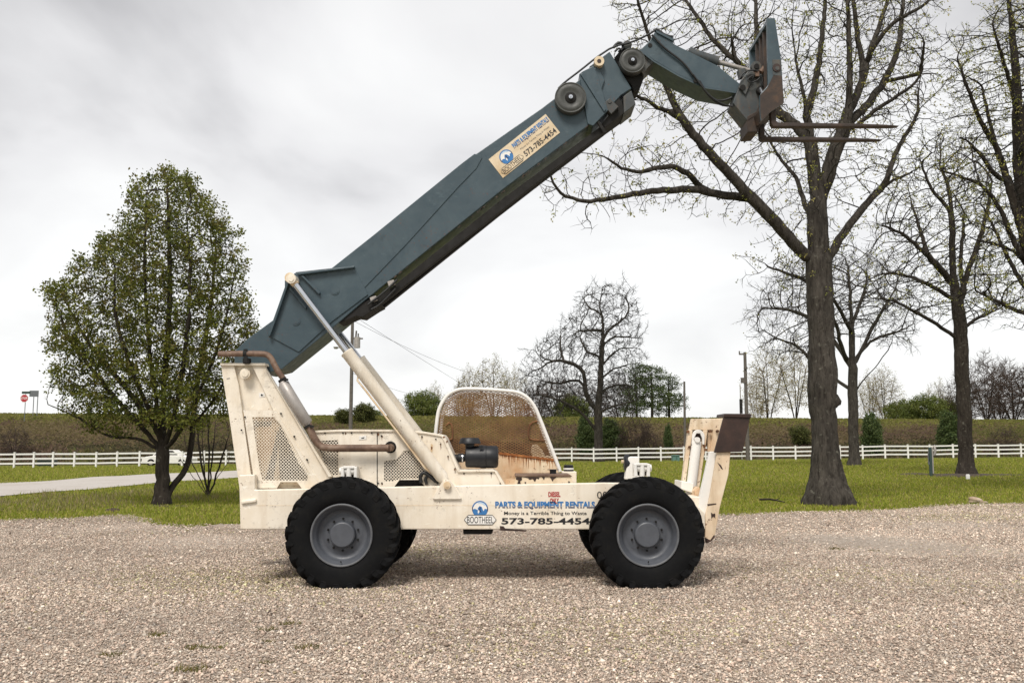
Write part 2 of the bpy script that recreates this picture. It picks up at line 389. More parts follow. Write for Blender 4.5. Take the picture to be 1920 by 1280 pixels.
def lawn_z(x, y): return ground_z(x, y) + .05*lump(x, y)*sm(22, 27, y) - .03
xs = np.concatenate([np.linspace(-900, -72, 16), np.linspace(-70, 70, 141), np.linspace(72, 900, 16)])
ys = np.concatenate([np.linspace(-40, 14, 10), np.linspace(15, 100, 120), np.linspace(101, 155, 40), np.linspace(170, 2500, 18)])
sheet('ground', xs, ys, lawn_z, M['lawn'])
# gravel yard: its far edge as the photo shows it
GE = [(-260, 984), (-60, 978), (60, 974), (130, 971), (200, 965), (240, 967), (300, 984), (380, 986), (450, 983), (560, 982), (760, 980), (960, 977), (1140, 974),
      (1330, 966), (1420, 963), (1510, 960), (1640, 958), (1700, 955), (1745, 949), (1800, 947), (1920, 944), (2100, 938)]
ge = np.array([tuple(G(*p))[:2] for p in GE])
def gravel_edge(x): return np.interp(x, ge[:, 0], ge[:, 1])
def gravel_yard():
    xs = np.linspace(-26, 30, 281); n = 60; vs = []
    ed = gravel_edge(xs) + .35*np.sin(xs*2.1+.5*np.sin(xs*5)) + .18*np.sin(xs*6.3+1) + RNG.normal(0, .10, len(xs))
    for j in range(n):
        t = j/(n-1); y = 2.5 + (ed-2.5)*t
        vs.append(np.stack([xs, y, .02*lump(xs*1.3, y*1.2)*sm(7, 9, y)*(1-sm(20, 23, y))-.006*0], -1))
    V = np.concatenate(vs); nx = len(xs); i = np.arange(nx*n).reshape(n, nx)
    f = np.stack([i[:-1, :-1], i[:-1, 1:], i[1:, 1:], i[1:, :-1]], -1).reshape(-1, 4)
    V[:, 2] = np.where(np.abs(V[:, 1]-11.1) < 3, V[:, 2]*.3, V[:, 2])
    o = np_object('gravel_yard', V, f, M['gravel'], smooth=True); o['kind'] = 'structure'
gravel_yard()
def stones():
    N = 430000
    d = np.sqrt(RNG.uniform(6.2**2, 30**2, N*4)); keep = RNG.uniform(0, 1, N*4) < np.clip(1.6-.075*d, .17, 1); d = d[keep][:N]; N = len(d)
    x = RNG.uniform(-.57, .57, N)*d; y = d
    ok = (y < gravel_edge(x)+.25*RNG.normal(0, 1, N)) & (lump(x*1.1+4, y*1.5)+.5*lump(x*2.7, y*3.3)+RNG.normal(0, .5, N) > -1.15); x = x[ok]; y = y[ok]; N = len(x)
    r = np.clip(RNG.lognormal(math.log(.0080), .40, N), .0045, .024)*(1+.03*(y-6))
    base = np.array([(1,0,0),(-1,0,0),(0,1,0),(0,-1,0),(0,0,1),(0,0,-1)], float)
    V = base[None]*RNG.uniform(.65, 1.25, (N, 6, 1)) + RNG.normal(0, .22, (N, 6, 3))
    sc = np.stack([RNG.uniform(.8, 1.35, N), RNG.uniform(.7, 1.2, N), RNG.uniform(.45, .85, N)], -1)*r[:, None]
    a = RNG.uniform(0, 2*np.pi, N); tl = RNG.normal(0, .35, N); V = V*sc[:, None]
    c, s = np.cos(tl)[:, None], np.sin(tl)[:, None]; V = np.stack([V[..., 0]*c-V[..., 2]*s, V[..., 1], V[..., 0]*s+V[..., 2]*c], -1)
    c, s = np.cos(a)[:, None], np.sin(a)[:, None]; V = np.stack([V[..., 0]*c-V[..., 1]*s, V[..., 0]*s+V[..., 1]*c, V[..., 2]], -1)
    V[..., 0] += x[:, None]; V[..., 1] += y[:, None]; V[..., 2] += (r*.12)[:, None]+.006
    F0 = np.array([(0,2,4),(2,1,4),(1,3,4),(3,0,4),(2,0,5),(1,2,5),(3,1,5),(0,3,5)])
    F = (F0[None]+6*np.arange(N, dtype=np.int64)[:, None, None]).reshape(-1, 3)
    pal = np.array([(.43,.36,.30),(.36,.295,.245),(.52,.45,.385),(.24,.185,.15),(.41,.32,.265),(.60,.54,.47),(.32,.285,.26),(.46,.355,.295)])
    cc = pal[RNG.choice(8, N, p=[.22,.2,.14,.12,.12,.06,.07,.07])]*RNG.uniform(.50, 1.18, (N, 1))*1.47*np.array([1.01, .995, .965])
    pv = .92+.20*lump(x*.5+3, y*.8)+.05*np.sin(y*2.1+.25*x+.6*np.sin(x*.5)); cc = cc*np.clip(pv, .68, 1.12)[:, None]
    mo = (lump(x*.8+9, y*1.3)+RNG.normal(0, .4, N) > .95)[:, None]; cc = np.where(mo, cc*np.array([.80, .86, .62]), cc)
    o = np_object('loose_gravel', V.reshape(-1, 3), F, M['stone'], cols=np.repeat(cc, 6, 0))
    tag(o, 'pale crushed limestone gravel scattered over the yard', 'gravel', kind='stuff')
stones()
def lane():
    near = [(-60, 936), (0, 930), (100, 922), (200, 914), (300, 905), (400, 898), (450, 895), (520, 889), (620, 882)]
    far = [(-60, 911), (0, 905), (100, 899), (200, 893), (300, 889), (400, 884), (450, 882), (520, 878), (620, 874)]
    nn = np.array([tuple(G(*p)) for p in near]); ff = np.array([tuple(G(*p)) for p in far]); t = np.linspace(0, len(near)-1, 60)
    A = np.stack([np.interp(t, range(len(near)), nn[:, k]) for k in range(3)], -1); B = np.stack([np.interp(t, range(len(near)), ff[:, k]) for k in range(3)], -1)
    V = np.concatenate([A+(B-A)*w for w in np.linspace(0, 1, 14)]); V[:, 2] = ground_z(V[:, 0], V[:, 1])+.05*lump(V[:, 0], V[:, 1])*sm(22, 27, V[:, 1])+.004
    i = np.arange(60*14).reshape(14, 60); f = np.stack([i[:-1, :-1], i[:-1, 1:], i[1:, 1:], i[1:, :-1]], -1).reshape(-1, 4)
    o = np_object('lane', V, f, M['lane'], smooth=True); o['kind'] = 'structure'; return A, B
LA, LB = lane()
def lane_mask(x, y):
    yn = np.interp(x, LA[:, 0], LA[:, 1]); yf = np.interp(x, LB[:, 0], LB[:, 1]); return (y > yn) & (y < yf) & (x < LA[-1, 0])
CY = 118.0
def bank_z(x, y):
    crest = H + CY*(.0333-.0000545*(x+63)) ; base = ground_z(x, 96.)-.5
    z = base + (crest-base)*np.clip((y-97)/(CY-97), 0, 1)**.9
    z = np.where(y > CY, crest-.06*np.maximum(0, y-CY-12), z)
    return z + .22*lump(x*1.1, y*1.7)*(1-sm(CY-5, CY-1, y)) + .05*lump(x*2, y)
sheet('embankment', np.concatenate([np.linspace(-400, -86, 30), np.linspace(-85, 90, 176), np.linspace(92, 400, 30)]), np.concatenate([np.linspace(95, 118, 40), np.linspace(119, 160, 20)]), bank_z, M['bank'])
def blades(name, x, y, z, h, w, pal, var, label, lean=.35):
    N = len(x); a = RNG.uniform(0, np.pi, N)
    dx, dy = np.cos(a)*w, np.sin(a)*w*.3
    top = np.stack([x+RNG.normal(0, lean, N)*h, y+RNG.normal(0, lean, N)*h, z+h], -1)
    V = np.stack([np.stack([x-dx, y-dy, z], -1), np.stack([x+dx, y+dy, z], -1), top], 1)
    pal = np.array(pal); cc = pal[RNG.integers(0, len(pal), N)]*RNG.uniform(1-var, 1+var, (N, 1))
    o = np_object(name, V.reshape(-1, 3), np.arange(3*N).reshape(-1, 3), M['blade'], cols=np.repeat(cc, 3, 0))
    return tag(o, label, 'grass', kind='stuff')
def lawn_grass():
    N = 330000; d = 20+64*RNG.uniform(0, 1, N)**1.6; x = RNG.uniform(-.58, .58, N)*d; y = d
    patch = lump(x*.7, y*.5)
    ok = (y > gravel_edge(x)+.25*RNG.normal(0, 1, N)-.15) & ~lane_mask(x, y) & (patch+RNG.normal(0, .3, N) > -.75)
    x, y, patch = x[ok], y[ok], patch[ok]; N = len(x)
    h = RNG.uniform(.03, .075, N)*(1+.012*(y-22)); h *= np.where(RNG.uniform(0, 1, N) < .03, 2.0, 1)
    blades('lawn_grass', x, y, lawn_z(x, y)+.002, h, RNG.uniform(.012, .022, N)*(1+.02*(y-22)), [(.22,.25,.026),(.27,.29,.034),(.155,.19,.02),(.32,.305,.055),(.32,.265,.10),(.195,.235,.025)], .25, 'short spring lawn around the gravel yard')
    # dry seed-headed weeds in the strip left of the tractor
    N = 9000; px = RNG.uniform(-20, 520, N); x = RNG.uniform(-17, -6, N); y = RNG.uniform(23.5, 36, N)
    ok = (lump(x*1.7+1, y*1.1) > .05) & ~lane_mask(x, y); x, y = x[ok], y[ok]; N = len(x)
    blades('dry_weeds', x, y, lawn_z(x, y), RNG.uniform(.08, .24, N), RNG.uniform(.006, .014, N), [(.24,.19,.085),(.20,.17,.06),(.12,.12,.035),(.30,.25,.15)], .25, 'straw coloured weeds standing in the lawn left of the lane tree')
lawn_grass()
def bank_grass():
    N = 90000; x = RNG.uniform(-72, 72, N); y = 96.5+22.5*RNG.uniform(0, 1, N); z = bank_z(x, y)
    t = (y-97)/21; g = lump(x*.35+2, y*.6)+RNG.normal(0, .25, N)
    # sorts of growth in patches: mown verge, tawny grass, reddish dead weeds, brown brush low down with its shade put into the colour
    SORT = np.array([[(.20,.20,.045),(.18,.17,.05),(.22,.20,.06),(.16,.175,.035)],[(.20,.155,.075),(.17,.135,.06),(.23,.18,.10),(.15,.125,.05)],[(.16,.105,.07),(.13,.09,.055),(.19,.13,.09),(.11,.08,.05)],[(.075,.07,.028),(.095,.082,.038),(.06,.056,.025),(.115,.095,.045)],[(.13,.14,.035),(.155,.155,.04),(.11,.12,.03),(.175,.155,.055)]])
    n1 = lump(x*.22+2, y*.5)+RNG.normal(0, .22, N); n2 = lump(x*.5+7, y*.8)+RNG.normal(0, .25, N); tt = t+RNG.normal(0, .07, N)
    k = np.where(tt > .84, 0, np.where(tt > .45, np.where(n1 > .25, 4, np.where(n2 > 0, 1, 2)), np.where(n2 > .15, 2, np.where(n1 > .35, 4, 3))))
    cc = .80*SORT[k, RNG.integers(0, 4, N)]*RNG.uniform(.85, 1.15, (N, 1))
    h = np.where(t > .85, RNG.uniform(.08, .2, N), RNG.uniform(.06, .17, N)*(1+1.0*(t < .35))); w = RNG.uniform(.10, .26, N); a = RNG.uniform(0, np.pi, N)
    V = np.stack([np.stack([x-w, y, z-.05], -1), np.stack([x+w, y, z-.05], -1), np.stack([x+RNG.normal(0, .3, N)*h, y+RNG.normal(0, .3, N)*h, z+h], -1)], 1)
    o = np_object('bank_grass', V.reshape(-1, 3), np.arange(3*N).reshape(-1, 3), M['blade'], cols=np.repeat(cc, 3, 0))
    tag(o, 'rough brown and green grass covering the road embankment', 'grass', kind='stuff')
bank_grass()
for px, py, s in [(281,1047,.7),(297,1194,1.0),(206,1242,.9),(368,1223,1.0),(410,1223,.7),(503,1183,.9),(543,1174,1.0),(503,1214,.6),(576,1220,1.1),(354,1260,1.3),(499,1254,.6),(1568,1031,1.2),(1639,1036,.9),(1076,1030,.7)]:
    c = G(px, py); N = int(105*s)
    x = c.x+np.clip(RNG.normal(0, .06*s, N), -.085*s, .085*s); y = c.y+np.clip(RNG.normal(0, .045*s, N), -.06*s, .06*s)
    o = blades('grass_tuft', x, y, np.full(N, .004), RNG.uniform(.012, .042, N)*s, RNG.uniform(.003, .006, N), [(.10,.10,.02),(.14,.12,.03),(.075,.085,.016),(.20,.15,.05)], .2, None, .7)
    del o['kind']; tag(o, None, 'weed', 'grass tufts growing through the gravel'); o['px'] = px
_tl = {281:'faint grass tuft alone in the gravel left of the rear wheel', 297:'upper left olive grass tuft in the gravel at lower left', 206:'leftmost grass tuft near the bottom edge of the gravel',
       368:'left one of two grass tufts side by side low in the gravel', 410:'right one of two grass tufts side by side low in the gravel', 503:'grass tuft in the gravel below the rear wheel, left of a pair', 543:'grass tuft closest below the rear wheel of the machine',
       576:'wide grass tuft low in the gravel, rightmost of the left cluster', 354:'widest grass tuft at the very bottom edge of the gravel', 499:'small grass tuft at the bottom edge right of the widest tuft', 1568:'yellow green grass tuft in the gravel right of the front wheel',
       1639:'brownish grass tuft farthest right in the gravel', 1076:'small grass tuft under the machine beside the far front tyre'}
_seen = {}
for o in list(COL.objects):
    if 'px' in o:
        k = int(o['px']); del o['px']
        o['label'] = 'tiny grass tuft just below the tuft under the rear wheel' if k in _seen else _tl[k]; _seen[k] = 1
# ------------------------------------------------------------------ trees
def resample(pl, step):
    pl = np.array([tuple(p) for p in pl], float); d = np.r_[0, np.cumsum(np.linalg.norm(np.diff(pl, axis=0), axis=1))]
    n = max(2, int(round(d[-1]/step))+1); t = np.linspace(0, d[-1], n)
    return np.stack([np.interp(t, d, pl[:, k]) for k in range(3)], -1)
def smooth_pl(p, it=2):
    p = np.array([tuple(q) for q in p], float)
    for _ in range(it):
        q = [p[0]]
        for a, b in zip(p[:-1], p[1:]): q += [a*.75+b*.25, a*.25+b*.75]
        q.append(p[-1]); p = np.array(q)
    return p
def grow(skel, attr, step, di, dk, rng, trop=(0, 0, .05), iters=160, wob=.12, maxn=14000):
    "space colonisation: limbs given by hand, finer wood grows to reach the crown's points"
    pos = []; par = []
    for k, pl in enumerate(skel):
        pts = resample(smooth_pl(pl), step); pts[1:-1] += rng.normal(0, step*.06, (len(pts)-2, 3)) if len(pts) > 2 else 0
        if k == 0: pos.append(pts[0]); par.append(-1); cur = 0
        else: cur = int(np.argmin(((np.array(pos)-pts[0])**2).sum(1)))
        for p in pts[1:]: pos.append(p); par.append(cur); cur = len(pos)-1
    nsk = len(pos); cnt = [0]*len(pos)
    A = np.array(attr, float)
    if len(A):
        Pn = np.array(pos); best = np.full(len(A), 1e9); bi = np.zeros(len(A), int)
        for s in range(0, len(Pn), 400):
            D = ((A[:, None]-Pn[None, s:s+400])**2).sum(-1); j = D.argmin(1); dm = D[np.arange(len(A)), j]
            u = dm < best; best[u] = dm[u]; bi[u] = j[u]+s
        alive = best > dk*dk
        for it in range(iters):
            act = np.where(alive & (best < di*di))[0]
            if len(act) == 0 or len(pos) > maxn: break
            Pn = np.array(pos); v = A[act]-Pn[bi[act]]; v /= np.linalg.norm(v, axis=1, keepdims=True)+1e-9
            order = rng.permutation(len(act)); pick = {}
            acc = np.zeros((len(pos), 3)); np.add.at(acc, bi[act], v)
            for q in order: pick[int(bi[act[q]])] = q
            new = []
            for n, q in pick.items():
                if cnt[n] >= 7: continue
                d = acc[n]; L = np.linalg.norm(d); d = d/(L+1e-9)*(1.0 if cnt[n] == 0 else .35) + v[q]*(.35 if cnt[n] == 0 else 1.0)
                d = d/(np.linalg.norm(d)+1e-9) + np.array(trop) + (.75*(Pn[n]-Pn[par[n]])/step if cnt[n] == 0 and par[n] >= 0 else 0) + rng.normal(0, wob, 3); d /= np.linalg.norm(d)
                new.append((n, Pn[n]+d*step)); cnt[n] += 1
            if not new:
                break
            b0 = len(pos)
            for n, p in new: pos.append(p); par.append(int(n)); cnt.append(0)
            NP = np.array([p for _, p in new]); D = ((A[:, None]-NP[None])**2).sum(-1); j = D.argmin(1); dm = D[np.arange(len(A)), j]
            u = dm < best; best[u] = dm[u]; bi[u] = j[u]+b0
            alive &= best > dk*dk
            full = np.array([c >= 7 for c in cnt]); alive &= ~full[bi]
    return np.array(pos), np.array(par), nsk
def radii(pos, par, r_tip, r_root, nsk=0):
    n = len(pos); tips = np.zeros(n); ch = [[] for _ in range(n)]
    for i in range(1, n): ch[par[i]].append(i)
    for i in range(n-1, -1, -1): tips[i] = sum(tips[c] for c in ch[i]) if ch[i] else 1
    e = math.log(max(2, tips[0]))/math.log(r_root/r_tip)
    rad = r_tip*tips**(1/e); hh = np.zeros(n)
    for i in range(nsk-1, 0, -1): hh[par[i]] = max(hh[par[i]], hh[i]+np.linalg.norm(pos[i]-pos[par[i]]))
    lim = r_root/.37*(.028+.0195*hh[:nsk]**.85); rad[:nsk] = np.maximum(rad[:nsk], np.minimum(lim, r_root*.8))
    for i in range(1, nsk): rad[i] = min(rad[i], rad[par[i]])
    return rad, ch
def wood(pos, ch, rad, thin, ns_thick=9, ns_thin=4, flare=None):
    "tubes along chains of nodes, thick wood and thin wood apart"
    out = {0: ([], [], 0), 1: ([], [], 0)}; acc = {0: [[], [], 0], 1: [[], [], 0]}
    stack = [(0, None)]
    while stack:
        s, p0 = stack.pop(); chain = ([p0] if p0 is not None else [])+[s]; cur = s
        while ch[cur]:
            cs = sorted(ch[cur], key=lambda c: -rad[c])
            for c in cs[1:]: stack.append((c, cur))
            cur = cs[0]; chain.append(cur)
        R = [rad[c] for c in chain]
        if p0 is not None: R[0] = min(rad[p0]*.95, R[1]*1.15)
        k = 0
        while k < len(chain)-1:
            kind = 0 if R[k+1] >= thin else 1; e = k+1
            while e < len(chain)-1 and (0 if R[e+1] >= thin else 1) == kind: e += 1
            seg = chain[k:e+1]; n = ns_thick if kind == 0 else ns_thin
            pts = pos[seg]; rr = np.array(R[k:e+1]); m = len(pts)
            T = np.gradient(pts, axis=0) if m > 1 else np.zeros((1, 3)); T /= np.linalg.norm(T, axis=1, keepdims=True)+1e-9
            nr = np.array(Vector(T[0]).orthogonal().normalized()); ring = []
            for i in range(m):
                nr = nr-T[i]*nr.dot(T[i]); nr /= np.linalg.norm(nr)+1e-9; bn = np.cross(T[i], nr)
                a = 2*np.pi*np.arange(n)/n
                w = rr[i]
                if kind == 0 and flare is not None: w = rr[i]*flare(pts[i], a)
                ring.append(pts[i]+(np.cos(a)[:, None]*nr+np.sin(a)[:, None]*bn)*(w[:, None] if isinstance(w, np.ndarray) else w))
            V = np.concatenate(ring); I = np.arange(m*n).reshape(m, n); J = np.roll(I, -1, 1)
            F = np.stack([I[:-1], J[:-1], J[1:], I[1:]], -1).reshape(-1, 4)
            a_ = acc[kind]; a_[0].append(V); a_[1].append(F+a_[2]); a_[2] += len(V)
            k = e
    return [(np.concatenate(a[0]), np.concatenate(a[1])) if a[0] else (np.zeros((0, 3)), np.zeros((0, 4), int)) for a in (acc[0], acc[1])]
def twig_strips(pos, par, rad, which, per, length, r, rng, up=.15, sub=0):
    "short straight twigs as thin three-sided spikes; returns verts, quads, tip points"
    idx = np.repeat(which, per); N = len(idx)
    if N == 0: return np.zeros((0, 3)), np.zeros((0, 4), int), np.zeros((0, 3))
    d0 = pos[idx]-pos[np.maximum(par[idx], 0)]; d0 /= np.linalg.norm(d0, axis=1, keepdims=True)+1e-9
    d = d0*.7+rng.normal(0, .62, (N, 3)); d[:, 2] += up; d /= np.linalg.norm(d, axis=1, keepdims=True)
    L = length*rng.uniform(.45, 1.25, N)[:, None]; p0 = pos[idx]; bend = rng.normal(0, .18, (N, 3)); bend[:, 2] += .08
    p1 = p0+d*L*.5; d2 = d+bend; d2 /= np.linalg.norm(d2, axis=1, keepdims=True); p2 = p1+d2*L*.5
    s = np.cross(d, rng.normal(0, 1, (N, 3))); s /= np.linalg.norm(s, axis=1, keepdims=True)+1e-9; t = np.cross(d, s)
    V = []
    for p, w in ((p0, r), (p1, r*.75), (p2, r*.35)):
        for a in (0, 2.094, 4.189): V.append(p+(s*math.cos(a)+t*math.sin(a))*w)
    V = np.stack(V, 1); F0 = np.array([(i*3+k, i*3+(k+1) % 3, i*3+3+(k+1) % 3, i*3+3+k) for i in range(2) for k in range(3)])
    F = (F0[None]+9*np.arange(N)[:, None, None]).reshape(-1, 4)
    return V.reshape(-1, 3), F, np.concatenate([p2, p1])
def leaf_quads(c, size, rng, droop=.0):
    N = len(c); a = rng.normal(0, 1, (N, 3)); a[:, 2] -= droop; a /= np.linalg.norm(a, axis=1, keepdims=True)
    b = np.cross(a, rng.normal(0, 1, (N, 3))); b /= np.linalg.norm(b, axis=1, keepdims=True)+1e-9
    n = np.cross(a, b); s = (size*rng.uniform(.6, 1.3, N))[:, None]
    V = np.stack([c-a*s*.5, c+b*s*.30-n*s*.06, c+a*s*.5, c-b*s*.30-n*s*.06], 1)
    return V.reshape(-1, 3), np.arange(4*N).reshape(-1, 4)
def plant(name, label, cat, base, skel, attr, step, di, dk, r_tip, r_root, bark_m, twig_m, seed, group=None, thin=.03, twig=(2, .35, .004), tw_rad=None,
          leaves=None, trop=(0, 0, .05), wob=.12, flare=None, ns=9, parts=('trunk', 'crown'), limb=True):
    """one tree: Empty at its foot > trunk (wood), crown (twigs and leaves). leaves = (per tip, spread, size, palette, share of tips)"""
    rng = np.random.default_rng(seed)
    root = empty(name, base, label, cat, group)
    pos, par, nsk = grow(skel, attr, step, di, dk, rng, trop, wob=wob); rad, ch = radii(pos, par, r_tip, r_root, nsk if limb else 0)
    (v0, f0), (v1, f1) = wood(pos, ch, rad, thin, ns, 4, flare)
    if len(v0): np_object(parts[0], v0, f0, bark_m, parent=root, smooth=True)
    Vs, Fs, Ms, Cs = [], [], [], []; nv = 0
    def push(v, f, mi, col):
        nonlocal nv
        if len(v) == 0: return
        Vs.append(v); Fs.append(f+nv); Ms.append(np.full(len(f), mi)); Cs.append(col); nv += len(v)
    push(v1, f1, 0, np.full((len(v1), 3), .05))
    tr = tw_rad or r_tip*2.2; which = np.where((rad < tr) & (np.arange(len(pos)) > 0))[0]; tips = pos[[i for i in which if not ch[i]]] if len(which) else np.zeros((0, 3))
    if twig:
        tv, tf, tt = twig_strips(pos, par, rad, which, twig[0], twig[1], twig[2], rng); push(tv, tf, 0, np.full((len(tv), 3), .05)); tips = np.concatenate([tips, tt]) if len(tt) else tips
    if leaves and len(tips):
        per, spread, size, pal, share = leaves
        tips = tips[rng.uniform(0, 1, len(tips)) < share]
        c = np.repeat(tips, per, 0)+rng.normal(0, spread, (len(tips)*per, 3)); lv, lf = leaf_quads(c, size, rng)
        pal = np.array(pal); cl = np.repeat(pal[rng.integers(0, len(pal), len(tips))]*rng.uniform(.75, 1.25, (len(tips), 1)), per, 0)*rng.uniform(.8, 1.2, (len(c), 1))
        push(lv, lf, 1, np.repeat(cl, 4, 0))
    if nv:
        np_object(parts[1], np.concatenate(Vs), np.concatenate(Fs), [twig_m, M['leaf']], np.concatenate(Ms), np.concatenate(Cs), parent=root)
    return root
def in_poly(px, py, poly):
    poly = np.array(poly, float); x0, y0 = poly.T; x1, y1 = np.roll(x0, -1), np.roll(y0, -1); r = np.zeros(len(px), bool)
    for a, b, c, d in zip(x0, y0, x1, y1):
        if b == d: continue
        r ^= ((b > py) != (d > py)) & (px < (c-a)*(py-b)/(d-b)+a)
    return r
def crown_points(poly, Y, depth, n, rng, hollow=0):
    "points filling a crown: outline as seen in the photo at distance Y, rounded in depth"
    poly = np.array(poly, float); lo, hi = poly.min(0), poly.max(0); out = []
    while len(out) < n:
        px = rng.uniform(lo[0], hi[0], 4000); py = rng.uniform(lo[1], hi[1], 4000); k = in_poly(px, py, poly)
        for a, b in zip(px[k], py[k]):
            row = [poly[:, 0].min(), poly[:, 0].max()]
            dy = depth*math.sqrt(max(.05, 1-((a-(lo[0]+hi[0])/2)/((hi[0]-lo[0])/2*1.08))**2))*rng.uniform(-1, 1)
            out.append(P(a, b, Y+dy))
    return np.array([tuple(p) for p in out[:n]])
def px_skel(lines, Y, rng, dep):
    "pixel polylines at distance Y; each limb drifts to its own depth (dy) towards its end"
    out = []
    for k, ln in enumerate(lines):
        dy = 0
        if isinstance(ln[0], (int, float)): dy, ln = ln[0], ln[1]
        elif k: dy = rng.uniform(-dep, dep)
        n = len(ln); out.append([P(a, b, Y+dy*(i/(n-1))**1.0) for i, (a, b) in enumerate(ln)])
    return out
YG = [(.26,.27,.05),(.31,.29,.07),(.21,.23,.045),(.34,.30,.10)]
# --- the leafy pear tree by the lane
def pear():
    rng = np.random.default_rng(11); b = G(305, 944); Y = b.y
    out = [(300,324),(313,316),(324,325),(345,322),(352,334),(372,345),(376,368),(392,380),(405,384),(412,404),(430,410),(432,434),(446,442),(444,468),(460,478),(458,512),(470,530),(466,556),(482,575),(476,600),(486,612),(472,640),(462,660),(450,690),(452,715),(436,735),(420,780),(385,800),(345,805),(300,800),(250,795),(215,790),
           (165,775),(140,745),(118,742),(105,715),(90,700),(100,672),(84,650),(100,625),(84,606),(102,585),(78,556),(80,540),(98,536),(108,548),(122,524),(138,522),(134,494),(140,476),(158,484),(172,494),(182,476),(184,450),(204,456),(206,430),(224,428),(228,402),(236,372),(244,350),(250,332),(268,336),(284,322)]
    sk = px_skel([[(303,946),(305,900),(304,860),(305,835),(306,760),(310,680),(318,600),(318,500),(315,400),(314,340)],
        [(305,838),(288,790),(262,730),(235,660),(215,590),(215,500)],[(305,850),(280,815),(235,770),(180,700),(130,640),(105,570)],[(304,845),(290,838),(258,820),(215,820),(190,812),(160,790),(120,770),(90,758)],
        [(306,840),(325,790),(338,720),(350,640),(358,540),(352,430)],[(306,845),(335,815),(360,760),(395,690),(425,600),(440,510)],
        [(308,936),(322,915),(342,890),(356,860),(362,800),(368,720),(385,640),(400,540),(405,450)],[(362,800),(385,770),(420,720),(455,640)],[(305,835),(295,760),(282,680),(275,590),(270,480),(275,390)],[(300,820),(285,790),(230,720),(170,650),(140,600),(120,550)]], Y, rng, 1.6)
    at = np.concatenate([crown_points(out, Y, 2.1, 6500, rng), crown_points([(88,745),(110,750),(165,785),(235,805),(290,820),(260,822),(170,808),(110,778)], Y, .5, 160, rng)])
    f = np.sin(at[:, 0]*2.9+1.5*np.sin(at[:, 2]*1.7))*np.sin(at[:, 2]*2.6+at[:, 1]*1.9)+.6*np.sin(at[:, 0]*5.3+2)*np.sin(at[:, 2]*5.9+at[:, 1]*3)
    at = at[f+rng.normal(0, .15, len(at)) > -.22]
    plant('pear_tree', 'leafy green pear tree with a pointed crown beside the gravel lane', 'tree', b, sk, at, .17, 1.6, .19, .006, .20, M['bark_dark'], M['twig_dark'], 3, thin=.02,
          twig=(2, .20, .005), tw_rad=.0085, leaves=(12, .085, .086, [(.120,.138,.018),(.155,.165,.025),(.075,.095,.015),(.175,.185,.034),(.13,.11,.026)], .36), trop=(0, 0, .14), flare=lambda p, a: 1+.45*np.exp(-max(0, p[2])/.3)*(1+.25*np.cos(5*a)))
pear()
